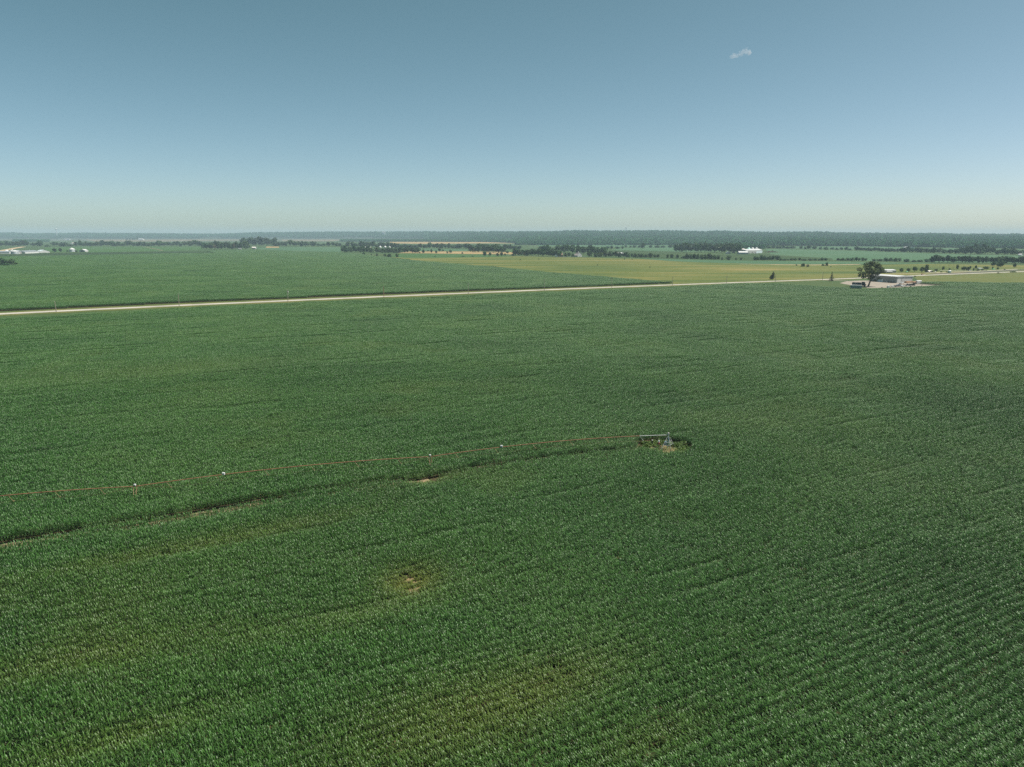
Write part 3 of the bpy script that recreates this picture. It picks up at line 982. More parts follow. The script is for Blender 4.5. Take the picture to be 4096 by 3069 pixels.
belt('in the gappy far hedgerow', F2, (3196, 3408), (998, 1003), (8, 15), (14, 24), ['round', 'bush'], 1.15, seed=13)
belt('in the hedgerow behind the cottonwood', F2, (3414, 3612), (1003.5, 1010.5), (13, 17), (17, 24), ['round', 'round', 'bush'], .72, seed=14)
belt('in the hedgerow left of the dark grove', F2, (3604, 3852), (1010.5, 1017.5), (17, 26), (22, 30), ['round'], .72, seed=15)
belt('in the tall dark grove on the right', 'trees of the tall dark grove', (3848, 3940), (1018.5, 1019.5), (36, 44), (26, 36), ['round', 'tall'], .6, seed=16)
belt('in the pale trees right of the tall grove', F2, (3936, 4110), (1019.5, 1022.5), (22, 32), (24, 34), ['round', 'spread'], .72, seed=17)
WD = 'trees of the wood left of the white farm'
belt('at the front of the farm wood', WD, (2692, 2950), (1009, 1016), (30, 42), (24, 36), ['round', 'round', 'tall'], .62, seed=18, depth=4)
belt('at the back of the farm wood', WD, (2720, 2960), (1001, 1005), (28, 34), (26, 38), ['round', 'spread'], .9, seed=19, depth=4)
plant('round', 2953, 1013, 26, 22, 'dark tree between the white house and the farm sheds', WD)
plant('round', 2572, 994, 24, 24, 'big round tree alone on the pale strip', 'lone trees on the plain')
belt('on the pale strip beyond the grain bin', 'lone trees on the plain', (2496, 2560), (991, 992), (8, 12), (12, 18), ['bush'], 1.1, seed=20)
belt('on the pale strip right of the big round tree', 'lone trees on the plain', (2594, 2700), (992, 993), (8, 12), (14, 22), ['bush', 'round'], 1.15, seed=21)
belt('before the dark green crop', 'lone trees on the plain', (2420, 2490), (997, 998), (10, 15), (14, 22), ['round'], 1.1, seed=22)
FH = 'trees around the white farmhouse'
belt('in the grove left of the white farmhouse', FH, (2046, 2232), (1024, 1029.5), (26, 34), (22, 32), ['round', 'round', 'tall'], .62, seed=23, depth=3)
belt('behind the white farmhouse', FH, (2150, 2400), (1013, 1021), (26, 38), (24, 34), ['round', 'round', 'spread'], .72, seed=24, depth=4)
belt('in the yard of the white farmhouse', FH, (2226, 2290), (1028, 1029), (14, 22), (14, 20), ['round', 'bush'], .95, seed=25)
plant('round', 2175, 1008, 26, 20, 'tall dark tree topping the farmhouse grove', FH)
plant('round', 2358, 1029, 26, 26, 'dark rounded tree just right of the white farmhouse', FH)
plant('bush', 2384, 1029, 16, 18, 'bush between the farmhouse and the grain bin', FH)
DG = 'trees of the dark grove in the middle'
belt('in the dark grove beside the tan grain', DG, (1868, 2004), (1010, 1014), (24, 38), (24, 34), ['round', 'round', 'tall'], .62, seed=26, depth=3)
for x, y, h, w, k, l in ((1938, 1025.5, 22, 18, 'round', 'leafy'), (1960, 1025, 17, 12, 'tall', 'slim'), (1990, 1025, 13, 14, 'bush', 'squat'), (2006, 1025, 17, 15, 'round', 'dark rounded'),
                         (2020, 1024.5, 12, 8, 'tall', 'thin'), (1893, 1015.5, 21, 15, 'dry', 'half bare pinkish'), (2030, 1017, 13, 13, 'spread', 'spreading'), (2052, 1023, 9, 14, 'bush', 'low')):
    plant(k, x, y, h, w, l + ' tree in the line before the dark grove', DG)
SM = 'small trees along the tan grain strip'
for x, y, h, w, k, l in ((1694, 1014, 16, 13, 'round', 'leftmost dark leaning'), (1712, 1006.5, 6, 12, 'bush', 'low flat'), (1726, 1013, 18, 11, 'tall', 'upright dark'), (1745, 1014, 13, 10, 'round', 'pale rounded'),
                         (1758, 1007, 15, 15, 'round', 'dense dark'), (1772, 1006.5, 9, 10, 'bush', 'pointed low'), (1789, 1016, 12, 7, 'tall', 'thin twiggy'), (1803, 1015.5, 16, 14, 'spread', 'spreading brownish'),
                         (1849, 1015.5, 8, 8, 'bush', 'small solitary'), (1678, 1013, 5, 9, 'bush', 'tiny')):
    plant(k, x, y, h, w, l + (' bush' if k == 'bush' else ' tree') + ' along the tan grain strip', SM)
belt('in the pair of clumps left of the tan grain', SM, (1588, 1656), (1012, 1013), (20, 25), (22, 30), ['round'], .7, seed=27)
BN = 'trees around the white domed bins'
belt('in the hedge before the white domed bins', BN, (1362, 1594), (1010, 1013), (16, 24), (20, 30), ['round', 'bush', 'round'], .70, seed=28, depth=2)
belt('in the taller rank before the long roof', BN, (1364, 1470), (1005, 1007), (20, 26), (22, 30), ['round'], .75, seed=29)
belt('in the rank behind the white domed bins', BN, (1380, 1570), (991, 993), (18, 26), (20, 28), ['round', 'tall'], .72, seed=30, depth=3)
EB = 'bushes at the corn edge'
for x, y, h, w, l in ((1455, 1017.5, 9, 13, 'leftmost dark'), (1486, 1020.5, 4, 7, 'tiny flat'), (1508, 1023.5, 9, 11, 'rounded'), (1540, 1026, 10, 12, 'left half of the paired'), (1558, 1028, 13, 22, 'broad brownish'),
                      (1588, 1030, 15, 14, 'tapering')):
    plant('bush', x, y, h, w, l + ' bush alone on the edge of the far corn', EB)
MB_ = 'trees of the middle belt before the far woods'
belt('in the middle belt behind the crop', MB_, (1562, 2064), (993.5, 1000), (16, 23), (20, 30), ['round', 'round', 'tall'], .72, seed=31, depth=2)
KN = 'trees on the wooded knoll'
belt('in the dark front of the wooded knoll', KN, (803, 968), (997.5, 998), (24, 34), (22, 32), ['round', 'round', 'spread'], .62, seed=32)
belt('on the crest of the wooded knoll', KN, (960, 1096), (984, 984), (28, 35), (26, 36), ['round', 'round'], .55, seed=33, depth=4)
belt('on the right flank of the wooded knoll', KN, (1085, 1212), (986.5, 988.5), (18, 26), (20, 28), ['round', 'spread'], .65, seed=34)
plant('dry', 859, 998.5, 22, 18, 'bare pale dead tree in front of the wooded knoll', KN)
plant('dry', 937, 998, 26, 11, 'thin pale dead tree left of the small white shed', KN)
belt('in the thin belt right of the wooded knoll', 'trees of the thin belt', (1212, 1366), (987.5, 988.5), (12, 21), (15, 24), ['round', 'tall', 'spread'], .8, seed=35)
LB = 'trees of the belt beyond the left farm'
belt('in the belt behind the green field', LB, (312, 806), (986.5, 987), (15, 24), (20, 30), ['round', 'round', 'spread'], .66, seed=36)
belt('in the loose trees beyond the left farm', LB, (100, 318), (988.5, 988), (12, 22), (18, 30), ['round', 'bush', 'spread'], 1.0, seed=37, depth=2)
belt('at the left edge behind the dirt lane', LB, (-10, 96), (986, 987), (16, 23), (22, 32), ['round'], .72, seed=38)
for x, y, h, w, l in ((219, 1009.5, 16, 19, 'larger rounded'), (242, 1008.5, 16, 15, 'smaller dark'), (270, 1008.5, 8, 9, 'low'), (305, 1008.5, 7, 11, 'flat low')):
    plant('round' if h > 10 else 'bush', x, y, h, w, l + (' tree' if h > 10 else ' bush') + ' beside the small silo of the left farm', 'trees on the left farm')
plant('tall', 550, 961.5, 17, 6, 'dark narrow poplar beside the far white barn', 'trees by the far white barn')
for x, w in ((508, 10), (520, 8), (532, 9), (540, 7)):
    plant('round', x, 961, 9 - (x % 3), w, '%s tree left of the far white barn' % {508: 'leftmost', 520: 'pointed', 532: 'greyish', 540: 'smallest'}[x], 'trees by the far white barn')
CG = 'bushes in the corn at the left edge'
for x, y, h, w, l in ((8, 1065, 32, 40, 'tall dark'), (44, 1064, 26, 44, 'broad sloping'), (25, 1066, 12, 34, 'low front'), (64, 1061.5, 11, 18, 'small outer'), (-12, 1066, 30, 40, 'cut off')):
    plant('bush', x, y, h, w, l + ' bush of the dark clump at the left edge', CG)
PB = 'bushes along the sandy track'
for x, y, h, w, l in ((3186, 1063.5, 5, 8, 'tiny'), (3212, 1067, 13, 19, 'largest grey green'), (3231, 1068, 9, 14, 'brownish low'), (3291, 1064, 9, 11, 'left half of the paired'), (3307, 1064.5, 15, 12, 'upright dark'), (3323, 1069, 4, 6, 'smallest dark')):
    plant('bush', x, y, h, w, l + ' bush beside the sandy track', PB)
# small dark shrubs dotted over the pasture
for x, y, h, w, l in ((1740, 1028.5, 3, 9, 'flat'), (1852, 1027, 3, 16, 'long flat'), (1890, 1026.5, 4, 12, 'dark'), (2155, 1038, 3, 6, 'speck sized'), (2081, 1042, 6, 4, 'thin upright'),
                      (2498, 1039, 6, 5, 'upright'), (2528, 1040, 6, 3, 'stick thin'), (2600, 1072, 7, 4, 'lone stick like'), (2390, 1062, 4, 6, 'tiny lone')):
    plant('bush', x, y, h, w, l + ' shrub in the yellow pasture at %s' % ('its far edge' if y < 1045 else 'its middle'), 'shrubs in the pasture')

# campground trees: trunk and crown
def park_tree_proto(seed, n, z0, rad, k, s, mat):
    root = thing('park_tree', None, 'tree')
    mt = MB(); r_ = random.Random(seed)
    limb_tube(mt, [(0, 0, 0), (0, 0, z0 + .1), (r_.uniform(-.03, .03), 0, .7)], .03, .01, 7, 0)
    L = lobes_round(seed, z0 + .12, .88, rad, k)
    for l in L[::2]:
        limb_tube(mt, [(0, 0, z0), (l[0] * .5, l[1] * .5, (l[2] + z0) * .5), (l[0] * .9, l[1] * .9, l[2])], .014, .005, 4, 0)
    mt.obj('trunk', M['bark'], root)
    mc = MB(); crown(mc, L, n, s, seed)
    mc.obj('crown', mat, root)
    return root


PT = {'round': park_tree_proto(301, 600, .18, .44, 12, .055, M['tree']), 'tall': park_tree_proto(302, 520, .06, .32, 12, .05, M['tree']), 'umbrella': park_tree_proto(303, 500, .38, .5, 12, .055, M['tree'])}
used = set()


def park(kind, x, y, h, w, label):
    src = PT[kind]
    o = src if kind not in used else copy_tree(src)
    used.add(kind)
    p = P(x, y)
    s = w / ppm(p) / {'round': .88, 'tall': .64, 'umbrella': 1.0}[kind]
    o.location = p
    o.scale = (s, s, height_to(p, y - h))
    o.rotation_euler = (0, 0, (x * 0.37) % 6.28)
    tag(o, label, 'tree', 'campground trees')


for a in (('round', 3606, 1091.5, 20, 16, 'leftmost campground tree, rounded, beside the white shed'), ('round', 3632, 1090, 18, 15, 'olive campground tree behind the green canopy tent'),
          ('round', 3659, 1088, 23, 20, 'grey green rounded campground tree on a short trunk'), ('round', 3688, 1091, 25, 17, 'dull green tree touching the tall dark campground tree'),
          ('tall', 3704, 1091.5, 36, 19, 'tallest darkest tree of the campground'), ('umbrella', 3744, 1091, 15, 14, 'small purplish campground tree above the white tent'),
          ('tall', 3772, 1081, 17, 12, 'pointed teal tree in the campground middle'), ('round', 3798, 1082, 9, 10, 'small tree behind the teal kiosk'),
          ('tall', 3829, 1079.5, 23, 12, 'tall narrow campground tree right of the lamp posts'), ('round', 3855, 1084.5, 20, 19, 'dense bright green campground tree'),
          ('round', 3871, 1085.5, 19, 15, 'greyer tree touching the dense bright green campground tree'), ('tall', 3881, 1076, 13, 9, 'brownish narrow tree behind the white car'),
          ('tall', 3894, 1084.5, 14, 7, 'yellowish thin tree right of the white car'), ('tall', 3903, 1077, 17, 10, 'brown green narrow tree left of the grey pavilion'),
          ('umbrella', 3944, 1083, 17, 23, 'umbrella shaped tree right of the grey pavilion'), ('tall', 3970, 1079, 14, 7, 'thin dark tree beside the green tarpaulin'),
          ('umbrella', 3990, 1081, 11, 11, 'small pale umbrella tree right of the green tarpaulin'), ('round', 4018, 1081, 6, 8, 'tiny round tree near the right end of the lanes'),
          ('round', 4058, 1073, 22, 13, 'solitary dark tree at the right end of the campground')):
    park(*a)
for x, y, h, w, l in ((3728, 1090, 7, 14, 'long low shrub left of the white tent'), (3912, 1083.5, 7, 13, 'low shrub in front of the grey pavilion'), (3929, 1083, 7, 11, 'dark low shrub left of the umbrella tree'),
                      (3764, 1090, 5, 8, 'small shrub left of the teal kiosk'), (3787, 1090, 4, 6, 'tiny reddish shrub touching the teal kiosk'),
                      (3660, 1107.5, 4, 11, 'dark flat shrub on the road edge behind the workshop'), (3993, 1094, 4, 14, 'dark flat shrub on the near road edge'), (4052, 1089.5, 4, 26, 'long dark shrub on the near road edge')):
    plant('bush', x, y, h, w, l, 'campground shrubs')

# the great leaning cottonwood in the yard
p = P(3472, 1147)
hz = height_to(p, 1043)
ws = 116 / ppm(p)
root = thing('cottonwood_tree', 'great leaning cottonwood with a broad dark crown beside the workshop yard', 'tree', p)
tr = MB(); r_ = random.Random(77)
top = [(0, 0, 0), (0.03 * ws, 0, .10 * hz), (0.07 * ws, .02 * ws, .22 * hz), (0.09 * ws, 0, .34 * hz), (.10 * ws, .02 * ws, .52 * hz), (.09 * ws, 0, .75 * hz)]
tr.tube(top, [1.05, .82, .70, .58, .36, .12], 10, 0, False)
LO = [(-.26, .0, .50, .17, .10), (-.30, .1, .66, .15, .10), (-.16, -.15, .74, .20, .13), (.0, .12, .84, .22, .13), (.14, -.1, .86, .22, .12), (.30, .05, .78, .20, .12),
      (.42, -.05, .60, .18, .10), (.34, .1, .50, .14, .08), (.10, .2, .62, .24, .15), (.08, -.22, .58, .24, .15), (-.08, .05, .46, .20, .13), (.22, -.18, .70, .2, .13),
      (.18, .1, .38, .14, .08), (.02, -.1, .34, .14, .08), (.30, -.1, .32, .12, .06), (-.12, .15, .36, .12, .07), (.46, .1, .68, .12, .07), (.05, 0, .93, .14, .06), (-.36, -.05, .42, .08, .05), (.24, .02, .24, .08, .05)]
for i, l in enumerate(LO):
    s_ = .2 * hz + .25 * hz * ((i * .37) % 1)
    c0 = Vector((.08 * ws, 0, s_))
    e = Vector((l[0] * ws, l[1] * ws, l[2] * hz))
    tr.tube([c0, c0.lerp(e, .5) + Vector((0, 0, -.02 * hz)), e], [.30, .17, .05], 6, 0, False)
tr.obj('trunk', M['bark'], root)
cr = MB()
crown(cr, [(l[0] * ws, l[1] * ws, l[2] * hz, l[3] * ws * .70, l[4] * hz * .80) for l in LO], 3400, .60, 5)
cr.obj('crown', M['oak'], root)


# conifers by the road
def spruce(x, y, h, w, label, lean=0.0, tiers=11, seed=1):
    p = P(x, y)
    hz = height_to(p, y - h); rad = w / ppm(p) / 2
    root = thing('spruce_tree', label, 'tree', p)
    r_ = random.Random(seed)
    MB().tube([(0, 0, 0), (lean * .5, 0, hz * .5), (lean, 0, hz)], [.28, .16, .03], 7, 0, False).obj('trunk', M['bark'], root)
    c = MB()
    for t in range(tiers):
        q = t / (tiers - 1)
        z = hz * (.10 + .86 * q)
        rr_ = rad * (1.02 - .93 * q) * r_.uniform(.82, 1.12)
        for k in range(max(7, int(20 * (1 - q)) + 6)):
            a = r_.uniform(0, 6.283)
            for s_ in range(4):
                f = (s_ + .6) / 4
                cpt = Vector((lean * q + math.cos(a) * rr_ * f, math.sin(a) * rr_ * f, z - rr_ * .35 * f + r_.uniform(-.15, .15)))
                quad_leaf(c, cpt, Vector((math.cos(a) * .4 + r_.gauss(0, .3), math.sin(a) * .4 + r_.gauss(0, .3), 1)).normalized(), .42 * r_.uniform(.7, 1.3), 0, r_)
    c.obj('crown', M['needle'], root)


spruce(3326, 1124.5, 38.5, 27, 'dark pointed spruce beside the workshop drive', 0, 12, 4)
# the darker juniper-like tree by the road, leaning right at its top
p = P(3088, 1118)
hz = height_to(p, 1086.5); wsz = 24 / ppm(p)
root = thing('cedar_tree', 'dark irregular cedar on the road edge beside a pole', 'tree', p)
MB().tube([(0, 0, 0), (.1 * wsz, 0, hz * .5), (.2 * wsz, 0, hz * .9)], [.25, .15, .04], 7, 0, False).obj('trunk', M['bark'], root)
c = MB()
crown(c, [(-.12 * wsz, 0, .2 * hz, .36 * wsz, .2 * hz), (.12 * wsz, .1 * wsz, .25 * hz, .34 * wsz, .22 * hz), (-.05 * wsz, 0, .42 * hz, .3 * wsz, .16 * hz), (.14 * wsz, 0, .58 * hz, .27 * wsz, .17 * hz),
          (.16 * wsz, 0, .76 * hz, .19 * wsz, .14 * hz), (.14 * wsz, 0, .92 * hz, .1 * wsz, .09 * hz)], 900, .4, 9)
c.obj('crown', M['needle'], root)

# ------------------------------------------------------------------ far hills with woods
foot = [(-1400, 958), (0, 958), (700, 958), (1350, 958), (1650, 960), (1800, 964), (2000, 971), (2150, 978), (2400, 978.5), (2750, 978.5), (3080, 984), (3500, 987), (3800, 992), (4096, 996), (5600, 1002)]
ridge = [(-1400, 936), (-300, 935), (60, 931.5), (110, 935), (200, 934.5), (340, 933), (600, 935), (800, 937), (900, 936), (1040, 931), (1360, 928), (1500, 928.5), (1700, 927), (1760, 929), (1850, 928),
         (2000, 928), (2200, 928), (2300, 924), (2400, 925.5), (2560, 924.5), (2720, 924.5), (2800, 928), (2870, 925), (2950, 928), (3080, 931.5), (3180, 930), (3300, 929.5), (3345, 933), (3450, 934.5), (3560, 935.5), (3620, 936.5),
         (3760, 936), (3850, 940), (3940, 939), (4020, 941), (4060, 938.5), (4096, 941), (5600, 942)]


def interp(tab, x):
    return np.interp(x, [a for a, _ in tab], [b for _, b in tab])


def ground_dist(y):
    b = (1534.5 - y) / FPX
    return -CAM_H / ((b * CP - SP) / (CP + b * SP))


def elev_at(y, D):
    b = (1534.5 - y) / FPX
    return CAM_H + D * (b * CP - SP) / (CP + b * SP)


def hill(x, s):
    """point on the hillside: x photo column of the direction, s from foot (0) over ridge (1) to the back (1.4)"""
    yf, yr = interp(foot, x), interp(ridge, x)
    D0 = ground_dist(yf)
    D1 = D0 + np.where(x < 1500, 1600, np.where(x > 2100, 3300, 1600 + 1700 * (x - 1500) / 600))
    zr = np.maximum(elev_at(yr, D1) - 14, 8)
    D = D0 + (D1 - D0) * s
    pw = np.where(x < 1500, 0.9, np.where(x > 2100, 1.3, 0.9 + 0.4 * (x - 1500) / 600))
    zz = np.where(s <= 1, zr * np.clip(s, 1e-4, 1) ** pw, zr * (1 - 0.8 * (s - 1)))
    X = (x - 2048) / FPX * (D * CP + (CAM_H - 0) * SP)
    # ripples of the hillside, nothing at foot and ridge
    rip = (vnoise(X, D, 420) - .5) * 16 * np.sin(np.pi * np.clip(s, 0, 1))
    return X, D, np.maximum(zz + rip, -0.5)


nx, ns = 180, 26
xs = np.linspace(-1300, 5400, nx); ss = np.linspace(0, 1.5, ns)
XX, SS = np.meshgrid(xs, ss, indexing='ij')
hx, hy, hzv = hill(XX, SS)
hzv[:, 0] = -0.4
mb = MB()
vs = [(float(hx[i, j]), float(hy[i, j]), float(hzv[i, j])) for i in range(nx) for j in range(ns)]
fs = [(i * ns + j, (i + 1) * ns + j, (i + 1) * ns + j + 1, i * ns + j + 1) for i in range(nx - 1) for j in range(ns - 1)]
mb.add(vs, fs)
M['hill'] = ground_mat('hill_ground', [(0.018, 0.032, 0.014), (0.026, 0.042, 0.018), (0.05, 0.065, 0.028)], 0.002, fine_scale=0.02)
tag(mb.obj('hills', M['hill']), 'low wooded hills closing the horizon', 'hills', None, 'structure')

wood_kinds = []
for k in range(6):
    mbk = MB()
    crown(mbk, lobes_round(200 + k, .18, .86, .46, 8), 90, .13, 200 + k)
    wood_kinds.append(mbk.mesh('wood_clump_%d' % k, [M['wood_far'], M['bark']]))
rg = np.random.default_rng(3)


def wood(name, x0, x1, n, size, label, smax=1.2, gap=0.18, s0=0.0):
    x = rg.uniform(x0, x1, n); s = s0 + (smax - s0) * rg.uniform(0, 1, n) ** 0.9
    X, Y, Z = hill(x, s)
    keep = vnoise(X, Y, 300) > gap * (s < .8)
    X, Y, Z = X[keep], Y[keep], Z[keep]
    n = len(X)
    h = size[0] + (size[1] - size[0]) * rg.beta(1.2, 2.0, n)
    wv = np.minimum(h, 22) * rg.uniform(.85, 1.3, n)
    rot = np.zeros((n, 3)); rot[:, 2] = rg.uniform(0, 6.28, n)
    tag(scatter(name, np.stack([X, Y, Z - 1.0], 1), rot, np.stack([wv, wv, h], 1), rg.integers(0, 6, n), wood_kinds), label, 'woods', None, 'stuff')
    print(name, n)


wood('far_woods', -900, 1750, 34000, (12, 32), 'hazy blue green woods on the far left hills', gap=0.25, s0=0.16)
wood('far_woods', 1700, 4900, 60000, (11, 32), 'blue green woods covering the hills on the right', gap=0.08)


def flat_wood(name, px, n, size, label):
    poly = G(px)
    xs_ = [a for a, _ in poly]; ys_ = [b for _, b in poly]
    X = rg.uniform(min(xs_), max(xs_), n * 3); Y = rg.uniform(min(ys_), max(ys_), n * 3)
    ok = in_poly(X, Y, poly)
    X, Y = X[ok][:n], Y[ok][:n]
    n = len(X)
    h = rg.uniform(size[0], size[1], n); wv = h * rg.uniform(.85, 1.2, n)
    rot = np.zeros((n, 3)); rot[:, 2] = rg.uniform(0, 6.28, n)
    tag(scatter(name, np.stack([X, Y, np.zeros(n)], 1), rot, np.stack([wv, wv, h], 1), rg.integers(0, 6, n), wood_kinds), label, 'woods', None, 'stuff')
    print(name, n)


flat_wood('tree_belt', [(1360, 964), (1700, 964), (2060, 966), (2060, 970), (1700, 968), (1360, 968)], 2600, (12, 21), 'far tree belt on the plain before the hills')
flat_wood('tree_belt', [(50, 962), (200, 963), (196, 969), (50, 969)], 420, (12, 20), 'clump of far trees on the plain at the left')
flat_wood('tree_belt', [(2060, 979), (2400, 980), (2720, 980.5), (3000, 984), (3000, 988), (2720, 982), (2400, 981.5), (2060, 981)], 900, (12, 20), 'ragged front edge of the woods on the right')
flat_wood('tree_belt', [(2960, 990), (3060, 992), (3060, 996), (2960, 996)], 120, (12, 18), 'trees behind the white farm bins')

# ------------------------------------------------------------------ built things
M['white'] = surf_mat('white_paint', (0.50, 0.51, 0.50), 0.5, 0.05, 1.5, dirt=(0.55, 0.54, 0.5))
M['offwhite'] = surf_mat('offwhite_siding', (0.38, 0.38, 0.365), 0.6, 0.06, 1.5, dirt=(0.42, 0.41, 0.38))
M['greywall'] = surf_mat('grey_metal_siding', (0.27, 0.265, 0.25), 0.6, 0.07, 1.2, dirt=(0.28, 0.27, 0.25))
M['door_grey'] = surf_mat('grey_door', (0.42, 0.415, 0.40), 0.55, 0.05, 1.2)
M['front'] = surf_mat('front_siding_painted_light', (0.47, 0.465, 0.45), 0.6, 0.06, 1.2, dirt=(0.40, 0.39, 0.37))  # wall siding in a lighter tone; brighter light on the front put into colour
M['trim'] = surf_mat('dark_trim', (0.16, 0.155, 0.15), 0.6, 0.1, 2)
M['roof_white'] = surf_mat('white_metal_roof', (0.50, 0.50, 0.49), 0.4, 0.04, 0.6, dirt=(0.68, 0.67, 0.64))
M['roof_grey'] = surf_mat('grey_metal_roof', (0.20, 0.22, 0.235), 0.45, 0.08, 0.6)
M['roof_blue'] = surf_mat('pale_blue_roof', (0.56, 0.63, 0.66), 0.45, 0.06, 0.6)
M['roof_dark'] = surf_mat('dark_shingle_roof', (0.15, 0.135, 0.125), 0.85, 0.2, 2)
M['roof_red'] = surf_mat('red_brown_roof', (0.33, 0.20, 0.15), 0.8, 0.15, 2)
M['roof_pink'] = surf_mat('faded_pink_roof', (0.72, 0.66, 0.62), 0.6, 0.08, 1)
M['teal_roof'] = surf_mat('pale_teal_roof', (0.45, 0.68, 0.60), 0.45, 0.06, 1)
M['galv'] = surf_mat('galvanised_steel', (0.52, 0.54, 0.55), 0.38, 0.12, 2.5, metal=0.35)
M['bin_wall'] = surf_mat('corrugated_bin_wall', (0.40, 0.43, 0.44), 0.45, 0.14, 0.8, metal=0.3)
M['glass'] = surf_mat('dark_window_glass', (0.03, 0.035, 0.04), 0.12, 0.1, 1)
M['black'] = surf_mat('black_paint', (0.022, 0.023, 0.026), 0.4, 0.25, 2)
M['tank_black'] = surf_mat('black_tank_shell', (0.05, 0.055, 0.065), 0.4, 0.2, 2, dirt=(0.12, 0.11, 0.10))
M['rubber'] = surf_mat('tyre_rubber', (0.02, 0.02, 0.02), 0.9, 0.2, 4)
M['rim'] = surf_mat('steel_rim', (0.45, 0.45, 0.45), 0.45, 0.1, 4, metal=0.4)
M['rust'] = surf_mat('rusted_steel', (0.15, 0.062, 0.028), 0.75, 0.35, 2.5, dirt=(0.20, 0.11, 0.05), dirt_scale=1.3)
M['rust_pale'] = surf_mat('pale_rusted_steel', (0.26, 0.155, 0.085), 0.75, 0.3, 2.5)
M['steel'] = surf_mat('zinc_pipe', (0.40, 0.42, 0.41), 0.45, 0.1, 2, metal=0.25)
M['teal'] = surf_mat('teal_paint', (0.03, 0.14, 0.17), 0.45, 0.15, 3)
M['red'] = surf_mat('faded_red_paint', (0.38, 0.07, 0.05), 0.5, 0.2, 3)
M['pole'] = surf_mat('weathered_pole', (0.23, 0.20, 0.155), 0.9, 0.25, 1.5)
M['pole_red'] = surf_mat('reddish_new_pole', (0.28, 0.15, 0.08), 0.9, 0.2, 1.5)
M['porcelain'] = surf_mat('grey_insulator', (0.45, 0.46, 0.47), 0.3, 0.1, 5)
M['container'] = surf_mat('pale_teal_container', (0.17, 0.25, 0.245), 0.5, 0.12, 0.8, dirt=(0.15, 0.17, 0.16))
M['container_top'] = surf_mat('pale_and_sunlit_teal', (0.66, 0.72, 0.70), 0.5, 0.06, 1)  # paler container teal; sunlight on roof and end put into the colour
M['orange'] = surf_mat('rusty_orange_paint', (0.30, 0.165, 0.08), 0.6, 0.2, 2)
M['brush'] = surf_mat('brown_brush', (0.15, 0.095, 0.065), 0.95, 0.4, 2)
M['green_canvas'] = surf_mat('green_canvas', (0.03, 0.30, 0.14), 0.6, 0.1, 2)
M['teal_canvas'] = surf_mat('teal_canvas', (0.16, 0.42, 0.40), 0.6, 0.1, 2)
M['weed'] = leaf_mat('weed_leaves', [(0.05, 0.10, 0.02), (0.085, 0.13, 0.03)], 0.4, 0.04, 0.5, 0.2)
M['car_paint'] = surf_mat('dark_red_car_paint', (0.20, 0.05, 0.05), 0.3, 0.05, 2)
M['silver_paint'] = surf_mat('silver_car_paint', (0.5, 0.52, 0.54), 0.3, 0.05, 2, metal=0.3)
M['concrete'] = surf_mat('concrete_base', (0.40, 0.385, 0.35), 0.9, 0.15, 1)


def yaw_of(a, b):
    return math.atan2(b.y - a.y, b.x - a.x)


# ---- utility poles along the road
def pole_proto():
    root = thing('utility_pole', None, 'pole')
    MB().tube([(0, 0, -0.2), (0, 0, 10.2)], [.27, .18], 9).obj('pole', M['pole'], root)
    MB().box(-.07, .07, -1.1, 1.1, 9.55, 9.72).obj('crossarm', M['pole'], root)
    for y in (-1.0, 0.45, 1.0):
        m_ = MB().lathe([(0, 9.72), (.05, 9.72), (.075, 9.80), (.05, 9.86), (.075, 9.92), (.03, 9.99), (0, 10.0)], 8, 0, None, 0, y)
        m_.obj('insulator', M['porcelain'], root)
    b = MB(); b.tube([(.0, -.55, 9.6), (0.08, 0, 9.0)], .025, 5); b.tube([(.0, .55, 9.6), (0.08, 0, 9.0)], .025, 5)
    b.obj('brace', M['galv'], root)
    return root


POLES = [(225, 1248.5, 1205, 'leftmost pale thin wooden pole beside the gravel road'), (717, 1226.5, 1174, 'pale wooden pole second from the left along the gravel road'),
         (1152, 1207.5, 1158, 'pole with a white transformer can hung below its crossarm'), (1536, 1191.5, 1146, 'reddish brown pole standing out among the grey road poles'),
         (1873, 1177, 1131, 'thin grey pole just right of the reddish brown pole'), (2177, 1162.5, 1117, 'dark pole halfway between reddish pole and end of the far corn'),
         (2447, 1151.5, 1109, 'dark pole before the narrow tip of the far corn'), (2690, 1141.5, 1108, 'dark pole at the corner where far corn meets pasture'),
         (2906, 1133, 1104, 'pole standing alone before the yellow pasture'), (3101, 1127, 1099, 'pole right beside the dark cedar'), (3290, 1120.5, 1090, 'pole left of the spruce at the drive')]
proto = pole_proto()
ra = yaw_of(P(717, 1226.5), P(2447, 1151.5))
for i, (x, y, yt, lab) in enumerate(POLES):
    o = proto if i == 0 else copy_tree(proto)
    p = P(x, y)
    o.location = p
    o.rotation_euler = (0, R((i * 7) % 3 - 1), ra)
    o.scale = (1, 1, height_to(p, yt) / 10.2)
    tag(o, lab, 'pole', 'utility poles along the road')
    if x == 1152:
        MB().lathe([(0, 7.6), (.32, 7.6), (.34, 7.7), (.34, 8.6), (.26, 8.75), (0, 8.78)], 14, 0, None, .42, 0).obj('transformer', M['white'], o)
    if x == 1536:
        o.children[0].data = o.children[0].data.copy()
        for c in o.children:
            if c.name.startswith('pole'):
                c.data = c.data.copy(); c.data.materials[0] = M['pole_red']

